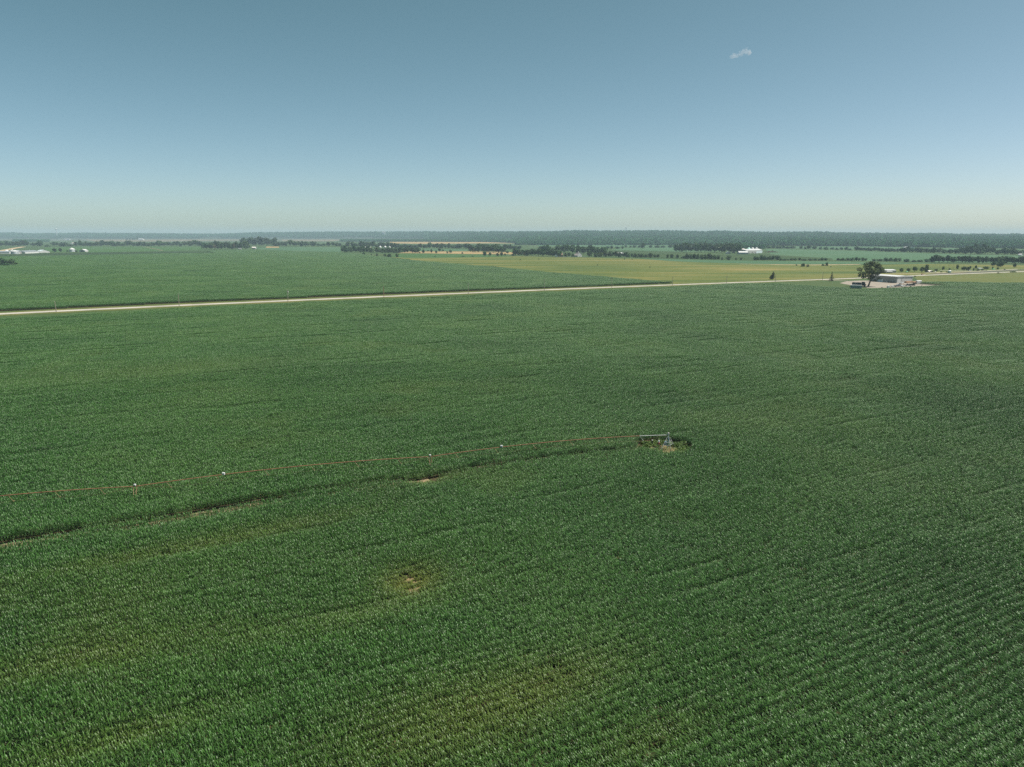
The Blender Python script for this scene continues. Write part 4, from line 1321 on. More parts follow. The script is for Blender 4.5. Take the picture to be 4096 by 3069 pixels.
# ---- buildings
def building(name, label, cat, px, depth, hw, hr, wall, roof, ridge='x', parts=(), group=None, yaw=None, over=0.4, half=None):
    """px: the two front base corners as photo pixels; hw wall height, hr extra roof height in metres; local x along the front, y away from us"""
    a, b = P(*px[0]), P(*px[1])
    W = (b - a).length
    th = yaw_of(a, b) if yaw is None else yaw
    root = thing(name, label, cat, a, th, group)
    m = MB()
    if ridge == 'x':
        m.prismx([(0, 0), (depth, 0), (depth, hw), (depth / 2, hw + hr), (0, hw)], 0, W)
        m.obj('wall', wall, root)
        r = MB()
        t = 0.14
        sl = hr / (depth / 2)
        for s in (0, 1):
            y0 = -over if s == 0 else depth + over
            prof = [(y0, hw - sl * over), (depth / 2, hw + hr), (depth / 2, hw + hr + t), (y0, hw - sl * over + t)]
            r.prismx([(q, z + .02) for q, z in prof], -over, W + over)
        r.obj('roof', roof, root)
    else:
        m.prism([(0, 0), (W, 0), (W, hw), (W / 2, hw + hr), (0, hw)], 0, depth)
        m.obj('wall', wall, root)
        r = MB(); t = 0.14; sl = hr / (W / 2)
        for s in (0, 1):
            x0 = -over if s == 0 else W + over
            r.prism([(q, z + .02) for q, z in [(x0, hw - sl * over), (W / 2, hw + hr), (W / 2, hw + hr + t), (x0, hw - sl * over + t)]], -over, depth + over)
        r.obj('roof', roof, root)
    for q in parts:
        nm, face, f0, f1, z0, z1, mat = q
        if face == 'front':
            MB().box(W * f0, W * f1, -.06, .05, z0, z1, bev=.02).obj(nm, mat, root)
        elif face == 'right':
            MB().box(W - .05, W + .06, depth * f0, depth * f1, z0, z1, bev=.02).obj(nm, mat, root)
        elif face == 'left':
            MB().box(-.06, .05, depth * f0, depth * f1, z0, z1, bev=.02).obj(nm, mat, root)
        elif face == 'roof':
            MB().box(W * f0, W * f1, depth * .5 - .4, depth * .5 + .4, hw + hr * .3, hw + hr + z1).obj(nm, mat, root)
    return root


def mh(x, y, h):
    """metres of a vertical of h pixels standing at pixel x, y"""
    return height_to(P(x, y), y - h)


# workshop in the yard: near corner, right corner and left far corner of the walls
C0, C1, C2 = P(3587, 1133.2), P(3648.5, 1131.2), P(3490, 1125.2)
th = yaw_of(C0, C1)
W = (C1 - C0).length
ax = Vector((math.cos(th), math.sin(th), 0)); ay = Vector((-ax.y, ax.x, 0))
DEP = (C2 - C0).dot(ay)
HW = mh(3587, 1133.2, 25)
ws_ = thing('workshop', 'long grey metal workshop with a white low roof and a big garage door', 'building', C0, th)
MB().box(0, W, 0, DEP, 0, HW).obj('wall', M['greywall'], ws_)
r = MB()
r.prism([(-.6, HW + .02), (W + .6, HW + .02), (W + .6, HW + .45), (W / 2, HW + 1.15), (-.6, HW + .45)], -.6, DEP + .6)
r.obj('roof', M['roof_white'], ws_)
g = MB().box(W * .30, W * .96, -.10, .05, .05, HW * .80, bev=.03).obj('garage_door', M['door_grey'], ws_)
fr = MB()
fr.box(W * .285, W * .30, -.14, .04, 0, HW * .83); fr.box(W * .96, W * .975, -.14, .04, 0, HW * .83); fr.box(W * .30, W * .96, -.14, .04, HW * .80 + .005, HW * .83)
fr.obj('frame', M['trim'], g)
MB().box(W * .02, W * .22, -.09, .05, .02, HW * .93, bev=.03).obj('panel_door', M['white'], ws_)
for f0, f1, z1, nm, mt in ((.52, .70, .52, 'panel_door', 'roof_blue'), (.73, .76, .34, 'door', 'roof_blue')):
    MB().box(-.08, .05, DEP * f0, DEP * f1, .02, HW * z1, bev=.02).obj(nm, M[mt], ws_)
MB().box(W * .001, W * .999, -.03, .03, .0, HW * .995).obj('front_light_overlay', M['front'], ws_)  # thin added skin whose lighter colour stands in for light on the front
MB().box(-.12, .02, DEP * .01, DEP * .03, .1, HW * .98).obj('corner_trim', M['offwhite'], ws_)

# two joined white sheds behind the workshop
building('storage_shed', 'white storage shed with a lower lean-to behind the workshop', 'shed', [(3541, 1091.5), (3584, 1091.5)], 20, mh(3560, 1091, 9.5), mh(3560, 1091, 3), M['offwhite'], M['roof_white'], 'x',
         (('panel_door', 'right', .3, .7, .02, 2.4, M['white']),))
l_ = building('lean_to', 'low grey lean-to in front of the white storage shed', 'shed', [(3524, 1093), (3570, 1093)], 8, mh(3560, 1093, 6.5), mh(3560, 1093, 1.5), M['greywall'], M['roof_white'], 'x',
              (('door', 'front', .3, .5, .02, 1.9, M['door_grey']),))

# ---- round grain bins
def grain_bin(px, wpx, hw_px, hr_px, label, roof, wall=None, group='grain bins', eave=.25, name='grain_bin'):
    p = P(*px)
    rad = wpx / ppm(p) / 2
    p = p + Vector((0, rad, 0))
    hw, hr = height_to(p, px[1] - hw_px) if hw_px else 1.0, hr_px / ppm(p)
    root = thing(name, label, 'grain bin', p, 0, group)
    m = MB(); n = 28
    prof = [(rad, 0)]
    k = max(4, int(hw / .9))
    for i in range(k):
        z0, z1 = hw * i / k, hw * (i + 1) / k
        prof += [(rad + .05, z0 + .15), (rad + .05, z1 - .15), (rad - .02, z1)]
    m.lathe(prof, n)
    m.obj('wall', wall or M['bin_wall'], root)
    MB().lathe([(rad + eave, hw), (rad + eave, hw + .08), (rad * .2, hw + hr * .9), (rad * .12, hw + hr), (0, hw + hr)], n).obj('roof', roof, root)
    MB().lathe([(rad * .12, hw + hr - .05), (rad * .12, hw + hr + .5), (0, hw + hr + .75)], 12).obj('cap', M['galv'], root)
    MB().box(-.45, .45, -rad - .12, -rad + .05, .6, 2.2, bev=.04).obj('door', M['galv'], root)
    return root


LG = 'buildings of the left farm'
grain_bin((20, 1006), 22, 0.1, 6, 'white domed bin roof at the back left of the farm', M['roof_white'], group=LG)
grain_bin((42, 1007), 24, 1, 7, 'white domed bin second from left at the back of the farm', M['roof_white'], group=LG)
grain_bin((51, 1017), 27, 11, 4.5, 'silver corrugated grain bin at the front of the left farm', M['roof_white'], group=LG)
building('machine_shed', 'long white wall shed behind the silver bin at the left edge', 'shed', [(-40, 1016.5), (38, 1016)], 22, mh(10, 1016, 8), mh(10, 1016, 3.5), M['white'], M['roof_grey'], 'x', (('door', 'front', .5, .6, .02, 4, M['door_grey']),), LG)
building('grain_shed', 'grey roofed shed right behind the silver bin', 'shed', [(66, 1016.5), (87, 1016)], 26, mh(75, 1016, 10), mh(75, 1016, 5), M['greywall'], M['roof_grey'], 'x', (('panel_door', 'front', .15, .6, .02, 5, M['white']),), LG)
building('hog_barn', 'long low barn with grey roof and white wall', 'barn', [(100, 1015), (157, 1012.5)], 26, mh(120, 1014, 7), mh(120, 1014, 4.5), M['white'], M['roof_grey'], 'x', (('door', 'front', .0, .06, .02, 4, M['offwhite']), ('vent', 'roof', .62, .65, 0, 1.5, M['galv'])), LG)
building('white_shed', 'wide white gabled shed with a pale blue roof', 'shed', [(158, 1011.5), (199, 1010.8)], 34, mh(178, 1011, 4.5), mh(178, 1011, 6.5), M['white'], M['roof_blue'], 'y', (('door', 'front', .4, .6, .02, 3.2, M['offwhite']),), LG)
p = P(159, 1012)
v = thing('vent_stack', 'thin pale vent stack between long barn and white shed', 'vent', p)
MB().lathe([(.9, 0), (.9, 6), (.5, 7.2), (.5, height_to(p, 999.5)), (0, height_to(p, 999))], 12).obj('stack', M['white'], v)
grain_bin((283, 1008.5), 21, 11, 5.5, 'lone pale silo with a white cone roof between small trees', M['roof_white'], M['bin_wall'], LG, name='silo')
building('open_shed', 'small white gabled shed with a black open front', 'shed', [(317, 1008.5), (341, 1008.5)], 18, mh(328, 1008, 6), mh(328, 1008, 5), M['offwhite'], M['roof_white'], 'y', (('doorway', 'front', .3, .72, .02, mh(328, 1008, 5.5), M['black']),), LG)
for x0, x1, y, h, lab in ((254, 262, 959.5, 4, 'tiny pale house left on the far plain'), (266, 278, 960.5, 5, 'pale two part house on the far plain')):
    building('farmhouse', lab, 'house', [(x0, y), (x1, y)], 20, mh(x0, y, h * .6), mh(x0, y, h * .5), M['offwhite'], M['roof_grey'], 'x', (('door', 'front', .45, .55, .02, 3, M['trim']),), 'houses on the far plain')
building('farmhouse', 'pinkish roofed house among the loose trees behind the left farm', 'house', [(292, 977), (302, 976.5)], 14, mh(295, 976, 3), mh(295, 976, 2.5), M['white'], M['roof_pink'], 'x', (('door', 'front', .45, .55, .02, 2, M['trim']),), 'houses on the far plain')
building('white_barn', 'white barn beside the narrow poplar on the far plain', 'barn', [(553, 961.5), (572, 961.5)], 30, mh(560, 961, 4), mh(560, 961, 2), M['white'], M['roof_white'], 'x', (('door', 'right', .3, .7, .02, 6, M['trim']),), 'barns on the far plain')
building('white_barn', 'long white barn roof at the foot of the far hills', 'barn', [(686, 951), (702, 951)], 40, mh(690, 951, 1.6), mh(690, 951, 1.4), M['white'], M['roof_white'], 'x', (('door', 'front', .45, .55, .02, 4, M['trim']),), 'barns on the far plain')
building('white_barn', 'small white roof above the wooded knoll', 'barn', [(851, 956), (860, 956)], 30, mh(855, 956, 1.8), mh(855, 956, 1.6), M['white'], M['roof_white'], 'x', (('door', 'front', .45, .55, .02, 4, M['trim']),), 'barns on the far plain')
# sheds at the wooded knoll
for x0, x1, lab in ((952.5, 957, 'left one of the two tiny white sheds under the knoll'), (958.5, 963.5, 'right one of the two tiny white sheds under the knoll')):
    building('white_shed', lab, 'shed', [(x0, 998), (x1, 998)], 5, mh(x0, 998, 3), mh(x0, 998, 1.8), M['white'], M['roof_white'], 'y', (('doorway', 'front', .3, .7, .02, mh(x0, 998, 2.2), M['black']),), 'white sheds under the knoll')
building('cream_shed', 'cream shed with a rusty end at the right end of the knoll', 'shed', [(1008, 996.5), (1022, 996.5)], 9, mh(1015, 996, 5.5), mh(1015, 996, 3), M['offwhite'], M['roof_pink'], 'x', (('panel', 'front', .0, .35, .02, mh(1015, 996, 5), M['rust']), ('doorway', 'front', .72, .98, .02, mh(1015, 996, 3), M['black'])))
# farm with white domes
building('long_house', 'long low house with a pale grey roof in the trees', 'house', [(1459, 994), (1483, 994)], 12, mh(1470, 994, 4), mh(1470, 994, 3), M['roof_red'], M['offwhite'], 'x', (('window', 'front', .2, .3, 1, 2.5, M['glass']), ('door', 'front', .5, .58, .02, 2.5, M['trim'])))
WB = 'white domed bins'
grain_bin((1520, 993), 9, 5, 4.5, 'left one of the three white domed bins', M['roof_white'], M['white'], WB)
grain_bin((1540, 994), 10, 6, 4.5, 'middle and largest one of the three white domed bins', M['roof_white'], M['white'], WB)
grain_bin((1558.5, 992.5), 7, 4, 3.5, 'right and smallest one of the three white domed bins', M['roof_white'], M['white'], WB)
grain_bin((1518.5, 1008), 13, 3, 4.5, 'rounded cream dome low in the hedge below the white bins', M['offwhite'], M['offwhite'], WB)
# white farmhouse in the middle
building('farmhouse', 'white farmhouse with dark brown roof and white cupola', 'house', [(2311, 1027.5), (2331, 1027.5)], 12, mh(2320, 1027, 9), mh(2320, 1027, 8), M['white'], M['roof_dark'], 'y',
         (('window', 'front', .2, .36, 3.2, 5, M['glass']), ('window', 'front', .64, .8, 3.2, 5, M['glass']), ('window', 'front', .42, .58, 6, 7.6, M['glass']), ('door', 'front', .43, .57, .02, 2.3, M['trim']), ('cupola', 'roof', .43, .57, 0, 2.6, M['white'])), yaw=.55)
building('farm_wing', 'low cream wing on the left of the white farmhouse', 'house', [(2298, 1028), (2310, 1028)], 10, mh(2304, 1028, 6), mh(2304, 1028, 6), M['offwhite'], M['roof_dark'], 'x', (('window', 'front', .3, .5, 1.2, 2.4, M['glass']), ('door', 'front', .65, .8, .02, 2.1, M['trim'])))
building('brick_house', 'small house with reddish roof among the farmhouse trees', 'house', [(2236, 1028.5), (2250, 1028.5)], 10, mh(2240, 1028, 9), mh(2240, 1028, 8), M['roof_red'], M['roof_red'], 'x', (('window', 'front', .25, .4, 1.2, 2.6, M['glass']), ('door', 'front', .55, .68, .02, 2.2, M['trim'])))
building('grey_barn', 'narrow pale grey barn gable under the farmhouse trees', 'barn', [(2221, 1029.5), (2229, 1029.5)], 10, mh(2225, 1029, 6), mh(2225, 1029, 5), M['galv'], M['roof_blue'], 'y', (('door', 'front', .3, .7, .02, 2.8, M['trim']),))
# silver bin and open shed right of it
grain_bin((2438, 1020), 17, 3, 7, 'single white cone bin roof rising above the hedge', M['roof_white'], M['bin_wall'], None)
building('long_shed', 'cream roofed long shed half hidden behind the hedge', 'shed', [(2456, 1022), (2494, 1022)], 16, mh(2470, 1022, 7), mh(2470, 1022, 4.5), M['offwhite'], M['roof_white'], 'x', (('door', 'front', .6, .75, .02, 3.4, M['trim']),))
# white farm with three cones
WF = 'buildings of the white farm'
building('machine_hall', 'big pale machine hall with a long white roof', 'hall', [(2985, 1014), (3049, 1012.5)], 26, mh(3010, 1013, 11.5), mh(3010, 1013, 4.5), M['offwhite'], M['roof_white'], 'x',
         (('doorway', 'front', .1, .2, .02, 3.2, M['trim']), ('doorway', 'front', .33, .43, .02, 3.2, M['trim']), ('doorway', 'front', .5, .6, .02, 3.2, M['trim']), ('panel', 'front', .62, .995, .02, 7.0, M['roof_blue'])), WF)
building('left_barn', 'barn with a pinkish white roof left of the machine hall', 'barn', [(2963, 1006), (2984, 1005.5)], 16, mh(2970, 1006, 5), mh(2970, 1006, 5), M['roof_red'], M['roof_pink'], 'x', (('door', 'front', .4, .6, .02, 3, M['trim']),), WF)
building('front_shed', 'front shed of the white farm with white roof and blue grey wall', 'shed', [(2956, 1017.5), (2992, 1017.5)], 16, mh(2970, 1017, 7), mh(2970, 1017, 5), M['container'], M['roof_white'], 'x', (('panel_door', 'front', .72, .98, .02, 4, M['offwhite']),), WF)
for x, l, m_ in ((2997, 'left', 'teal_roof'), (3012, 'middle', 'roof_white'), (3028, 'right', 'roof_white')):
    grain_bin((x, 1004), 14, 9, 5, l + ' one of the three cone roofed bins behind the machine hall', M[m_], M['bin_wall'], WF)
p = P(3028, 1006)
lg = thing('elevator_mast', 'very tall thin grey elevator mast leaning over the cone bins', 'mast', p)
hz = height_to(p, 950); lx = 5 / ppm(p)
m_ = MB()
for a, b in ((-.35, -.35), (.35, -.35), (.35, .35), (-.35, .35)):
    m_.tube([(a, b, 0), (a + lx, b, hz)], .10, 4)
for k in range(18):
    z0, z1 = hz * k / 18, hz * (k + 1) / 18
    m_.tube([(-.35 + lx * k / 18, -.35, z0), (.35 + lx * (k + 1) / 18, -.35, z1)], .06, 3)
m_.obj('mast', M['galv'], lg)
MB().box(lx - 1.0, lx + 1.0, -.7, .7, hz - .5, hz + 1.3, bev=.1).obj('head', M['galv'], lg)
m_ = MB(); m_.tube([(lx, 0, hz), (lx * .4 - 4, 0, hz * .3)], .12, 5); m_.obj('spout', M['galv'], lg)
building('farmhouse', 'white two storey house left of the farm sheds', 'house', [(2907, 1016.5), (2922, 1016.5)], 10, mh(2915, 1016, 6), mh(2915, 1016, 4), M['white'], M['roof_grey'], 'y',
         (('window', 'front', .15, .4, 2, 5, M['glass']), ('window', 'front', .6, .85, 2, 5, M['glass']), ('door', 'front', .43, .56, .02, 2.2, M['trim'])), WF)
building('farmhouse', 'smaller white house tucked under trees beside the farm', 'house', [(2931, 1012), (2941, 1012)], 10, mh(2936, 1012, 5), mh(2936, 1012, 5), M['white'], M['roof_red'], 'y', (('window', 'front', .55, .85, 1.2, 3, M['glass']), ('door', 'front', .2, .4, .02, 2.2, M['trim'])), WF)
p = P(3086, 1010)
bh = thing('brush_heap', 'reddish brown brush heap right of the white farm', 'heap', p)
m_ = MB(); rr_ = random.Random(4)
for i in range(320):
    x = rr_.gauss(0, 1) * 14 / ppm(p)
    top = 6 / ppm(p) * max(.15, 1 - abs(x) * ppm(p) / 30) * (1 + .3 * math.sin(x * .5))
    z = rr_.uniform(0, max(.3, top))
    quad_leaf(m_, Vector((x, rr_.gauss(0, 2), z + .2)), Vector((rr_.gauss(0, 1), rr_.gauss(0, 1), rr_.gauss(0, 1) + .5)).normalized(), rr_.uniform(.6, 1.6), 0, rr_)
m_.obj('brush', M['brush'], bh)
# small white dots of barns on the right hills and on the plain there
for px, D, wpx, lab in (((1533, 930.5), 9300, 12, 'white roof on the crest of the far hills'), ((3863, 951), 5200, 4, 'white speck of a house in the right hill woods'), ((4075, 955), 5600, 7, 'pale roof in the hill woods at the right edge')):
    q = at_dist(px[0], px[1], D)
    root = thing('hill_house', lab, 'house', q, 0, 'houses on the hills')
    s_ = wpx / ppm(q)
    MB().box(-s_ / 2, s_ / 2, 0, s_ * .6, -30, 4.5).obj('wall', M['white'], root)
    MB().prismx([(-.5, 4.52), (s_ * .6 + .5, 4.52), (s_ * .3, 8.5)], -s_ / 2 - .5, s_ / 2 + .5).obj('roof', M['roof_white'], root)
building('white_barn', 'large white roof above the far hedgerow on the right', 'barn', [(3612, 995), (3632, 996.5)], 24, mh(3620, 995, 5), mh(3620, 995, 4), M['white'], M['roof_white'], 'x', (('door', 'front', .4, .6, .02, 4, M['trim']),))
building('white_barn', 'small white house under trees at the right edge', 'house', [(4072, 1022.5), (4084, 1022.8)], 10, mh(4077, 1022, 4), mh(4077, 1022, 3), M['white'], M['roof_white'], 'x', (('door', 'front', .4, .55, .02, 2.2, M['trim']),))

# ---- towers on the hills
q = at_dist(226, 930, 9700)
wt = thing('water_tower', 'white spheroid water tower above the far left hills', 'water tower', (q.x, q.y, elev_at(932, 9700) - 30))
z0 = elev_at(917.5, 9700) - wt.location.z
rs = 3.6 / ppm(q)
MB().lathe([(0.34 * rs, 0), (.26 * rs, z0 * .5), (.24 * rs, z0 - rs * .7)], 14).obj('column', M['white'], wt)
MB().lathe([(.24 * rs, z0 - rs * .9), (.7 * rs, z0 - rs * .5), (rs, z0), (.92 * rs, z0 + rs * .4), (.5 * rs, z0 + rs * .75), (0, z0 + rs * .85)], 20).obj('tank', M['white'], wt)
q = at_dist(2504, 930, 6800)
lt = thing('lattice_tower', 'grey lattice tower on the ridge above the middle woods', 'tower', (q.x, q.y, elev_at(930, 6800) - 20))
hz = elev_at(908, 6800) - lt.location.z
m_ = MB(); s_ = 1.9 / ppm(q)
for a, b in ((-1, -1), (1, -1), (1, 1), (-1, 1)):
    m_.tube([(a * s_, b * s_, 0), (a * s_ * .8, b * s_ * .8, hz * .8)], .35, 4)
for k in range(10):
    a = 1 - .02 * k
    m_.tube([(-s_ * a, -s_ * a, hz * .08 * k), (s_ * a, -s_ * a, hz * .08 * (k + 1))], .22, 3)
    m_.tube([(s_ * a, -s_ * a, hz * .08 * k), (-s_ * a, -s_ * a, hz * .08 * (k + 1))], .22, 3)
m_.obj('lattice', M['galv'], lt)
MB().box(-s_ * 1.3, s_ * 1.3, -s_ * 1.3, s_ * 1.3, hz * .56, hz * .60).obj('platform', M['galv'], lt)
MB().lathe([(s_ * .6, hz * .76), (s_ * 1.1, hz * .8), (s_ * 1.1, hz * .93), (s_ * .5, hz), (0, hz * 1.01)], 12).obj('antenna_drum', M['galv'], lt)

# ---- centre pivot irrigation machine
pv = thing('pivot_irrigator', 'rusty centre pivot irrigation arm with a silver start crossing the corn', 'irrigator', (PIV.x, PIV.y, 0))
O = Vector((PIV.x, PIV.y, 0))
ZP = height_to(Vector((P(2662, 1795).x, PIV.y, 0)), 1739)
feet = [P(2643, 1800.5) - O, P(2684, 1801.5) - O, P(2700, 1787) - O, P(2657, 1785) - O]
c_ = sum(feet, Vector()) / 4
for f in feet:
    t = c_ + (f - c_) * .16; t.z = ZP - .55
    MB().tube([(f.x, f.y, 0), t], .055, 6).obj('leg', M['steel'], pv)
    MB().box(f.x - .3, f.x + .3, f.y - .3, f.y + .3, 0, .12, bev=.04).obj('foot_pad', M['bare'], pv)
m_ = MB()
for z_ in (.38, .62):
    q_ = [c_ + (f - c_) * (1 - .84 * z_) + Vector((0, 0, (ZP - .55) * z_)) for f in feet]
    for i in range(4):
        m_.tube([q_[i], q_[(i + 1) % 4]], .03, 4)
m_.obj('brace_frame', M['steel'], pv)
MB().tube([(c_.x, c_.y, 0), (c_.x, c_.y, ZP - .5)], .13, 10).obj('riser_pipe', M['teal'], pv)
MB().tube([(c_.x, c_.y, ZP - .5), (c_.x, c_.y, ZP - .1), (c_.x - .15, c_.y, ZP), (c_.x - .5, c_.y, ZP)], .12, 10).obj('elbow', M['steel'], pv)
MB().box(c_.x - .22, c_.x + .22, c_.y - .2, c_.y + .2, ZP + .1, ZP + .62, bev=.06).obj('collector_box', M['offwhite'], pv)
cb = MB().box(c_.x - 1.15, c_.x - .45, c_.y - .75, c_.y - .45, 1.0, 2.05, bev=.04).obj('control_panel', M['teal'], pv)
MB().box(c_.x - 1.0, c_.x - .62, c_.y - .775, c_.y - .74, 1.45, 1.72).obj('label_plate', M['white'], cb)
# arm line through tower tops, from photo pixels at pipe height
T = [P(2645, 1739.5, ZP), P(1720, 1827, ZP), P(540, 1946, ZP), P(-690, 2070, ZP)]
T[0] = O + Vector((c_.x - .5, c_.y, ZP))
SPANS = []
for a, b in zip(T[:-1], T[1:]):
    L_ = (b - a).length
    pts = []
    for i in range(25):
        t = i / 24
        q = a.lerp(b, t); q.z += (.95 if a is T[0] else .85) * 4 * t * (1 - t)
        pts.append(q - O)
    SPANS.append((pts, L_))
    print('span', L_)
k0 = 3
MB().tube(SPANS[0][0][:k0 + 1], .07, 8).obj('pipe', M['steel'], pv)
MB().tube(SPANS[0][0][k0:], .085, 8).obj('pipe', M['rust'], pv)
for pts, L_ in SPANS[1:]:
    MB().tube(pts, .085, 8).obj('pipe', M['rust'], pv)
for si, (pts, L_) in enumerate(SPANS):
    d = (pts[-1] - pts[0]).normalized(); nrm = Vector((-d.y, d.x, 0))
    joints = []
    nj = 6
    for j in range(nj):
        t = (j + .7) / (nj + .4)
        i = t * 24; i0 = int(i); q = pts[i0].lerp(pts[min(24, i0 + 1)], i - i0)
        joints.append(q)
    rods = MB(); lows = [pts[0]]
    for j, q in enumerate(joints):
        lo = q + Vector((0, 0, -1.25))
        s_ = MB()
        for sg in (-1, 1):
            s_.tube([q + d * sg * .9, lo + nrm * sg * .35], .028, 4)
        s_.tube([lo - nrm * .4, lo + nrm * .4], .03, 4)
        s_.obj('truss_strut', M['steel'] if (si == 0 and j == 0) else M['rust_pale'], pv)
        lows.append(lo)
    lows.append(pts[-1])
    for a, b in zip(lows[:-1], lows[1:]):
        for sg in (-1, 1):
            rods.tube([a + nrm * sg * .3, b + nrm * sg * .3], .014, 3)
    rods.obj('truss_rods', M['rust_pale'], pv)
    # drop hoses
    dh = MB()
    for j in range(9):
        i = (j + .5) / 9 * 24; q = pts[int(i)]
        dh.tube([q + nrm * .05, q + nrm * .25 + Vector((0, 0, .12)), q + nrm * .4 + Vector((0, 0, -.2)), q + nrm * .4 + Vector((0, 0, -1.1))], .014, 3)
    dh.obj('drop_hoses', M['rust_pale'], pv)
for q in T[1:3]:
    q = q - O
    d = (T[1] - T[0]).normalized(); nrm = Vector((-d.y, d.x, 0))
    tw = MB()
    for s in (-1, 1):
        for e in (-1, 1):
            tw.tube([q + d * e * .35 + Vector((0, 0, -.05)), Vector((q.x, q.y, .75)) + nrm * s * 1.9 + d * e * .12], .04, 5)
    for z_ in (.4, .72):
        c0 = Vector((q.x, q.y, 0))
        zz = q.z + (.75 - q.z) * z_
        tw.tube([c0 + nrm * 1.9 * z_ + Vector((0, 0, zz)), c0 - nrm * 1.9 * z_ + Vector((0, 0, zz))], .03, 4)
    base = Vector((q.x, q.y, .75))
    tw.tube([base - nrm * 2.1, base + nrm * 2.1], .09, 6)
    t_ = tw.obj('drive_tower', M['rust_pale'], pv)
    for s in (-1, 1):
        c0 = Vector((q.x, q.y, .62)) + nrm * s * 2.0
        wh = MB()
        Mx = Matrix.Translation(c0) @ nrm.to_track_quat('X', 'Z').to_matrix().to_4x4() @ Matrix.Rotation(R(90), 4, 'X')
        wh.lathe([(.3, -.14), (.55, -.15), (.62, -.09), (.62, .09), (.55, .15), (.3, .14)], 18, 0, Mx)
        wh.obj('wheel', M['rubber'], t_)
    MB().box(q.x - .21, q.x + .21, q.y - .17, q.y + .17, q.z + .16, q.z + .52, bev=.05).obj('control_box', M['white'], t_)
for x, y in ((2006, 1787), (894, 1897)):
    q = P(x, y, ZP + .9) - O
    MB().box(q.x - .28, q.x + .28, q.y - .22, q.y + .22, q.z - .15, q.z + .35, bev=.05).obj('control_box', M['white'], pv)
# things standing in the clearing
p = P(2608.5, 1781)
po = thing('marker_post', 'black post with a white cap in the clearing', 'post', p)
MB().lathe([(.13, 0), (.13, height_to(p, 1763)), (0, height_to(p, 1763))], 10).obj('post', M['black'], po)
MB().lathe([(.15, height_to(p, 1763) + .01), (.15, height_to(p, 1763) + .18), (0, height_to(p, 1763) + .24)], 10).obj('cap', M['white'], po)
p = P(2634, 1792)
vp = thing('valve_pump', 'red and white valve pump left of the pivot tower', 'pump', p)
MB().tube([(0, 0, 0), (0, 0, .8), (.12, 0, 1.4)], .12, 8).obj('stand_pipe', M['red'], vp)
MB().box(-.28, .3, -.22, .22, 1.15, 1.5, bev=.08).obj('valve_body', M['red'], vp)
MB().lathe([(0, 1.52), (.2, 1.52), (.22, 1.9), (.12, 2.1), (0, 2.12)], 12).obj('cap', M['white'], vp)
MB().tube([(-1.3, -.2, .12), (.9, -.5, .12)], .09, 7).obj('hose', M['steel'], vp)
m_ = MB(); m_.tube([(-.1, 0, 1.2), (-1.2, -.1, .05)], .05, 5); m_.tube([(.1, .2, 1.2), (.7, .9, .05)], .05, 5)
m_.obj('stay', M['trim'], vp)
# weeds in the clearing: uncountable
m_ = MB(); rr_ = random.Random(8)
for i in range(6500):
    a, d_ = rr_.uniform(0, 6.283), 7.2 * math.sqrt(rr_.random())
    x, y = CLR[0] + math.cos(a) * d_, CLR[1] + math.sin(a) * d_
    if math.hypot(x - PIV.x, (y - PIV.y + 1.8) * .9) < 2.3 + rr_.random() and rr_.random() < .8:
        continue
    if vnoise(np.array(x), np.array(y), 1.7) < .3:
        continue
    h_ = (.3 + 1.2 * float(vnoise(np.array(x + 30), np.array(y), 2.3))) * rr_.random()
    quad_leaf(m_, Vector((x, y, h_ + .1)), Vector((rr_.gauss(0, .7), rr_.gauss(0, .7), 1)).normalized(), rr_.uniform(.12, .3), 0, rr_)
tag(m_.obj('weeds', M['weed']), 'yellow green weeds in the clearing round the pivot', 'weeds', None, 'stuff')
for bx, by, h_, l_ in ((2590, 1789, 22, 'leafy green weed bush left of the pump'), (2575, 1778, 17, 'dark weed bush at the left rim of the clearing'), (2725, 1785, 18, 'weed bush at the right rim of the clearing'), (2560, 1802, 16, 'yellowish weed bush at the front left rim')):
    pb = P(bx, by)
    b_ = MB(); crown(b_, lobes_round(bx, .1, .8, .5, 7), 260, .11, bx)
    o = b_.obj('weed_bush', M['weed']); o.location = pb; hz = height_to(pb, by - h_); o.scale = (hz * 1.5, hz * 1.5, hz)
    tag(o, l_, 'bush', 'weed bushes in the clearing')

# ------------------------------------------------------------------ vehicles and yard things
def wheel(root, x, y, r, wd=.28, name='wheel', n=16):
    Mx = Matrix.Translation((x, y, r)) @ Matrix.Rotation(R(90), 4, 'X')
    o = MB().lathe([(r * .55, -wd / 2), (r * .92, -wd / 2), (r, -wd * .3), (r, wd * .3), (r * .92, wd / 2), (r * .55, wd / 2)], n, 0, Mx).obj(name, M['rubber'], root)
    MB().lathe([(0, -wd * .4), (r * .56, -wd * .45), (r * .56, wd * .45), (0, wd * .4)], n, 0, Mx).obj('rim', M['rim'], o)
    return o


def yaw_px(a, b):
    return yaw_of(P(*a), P(*b))


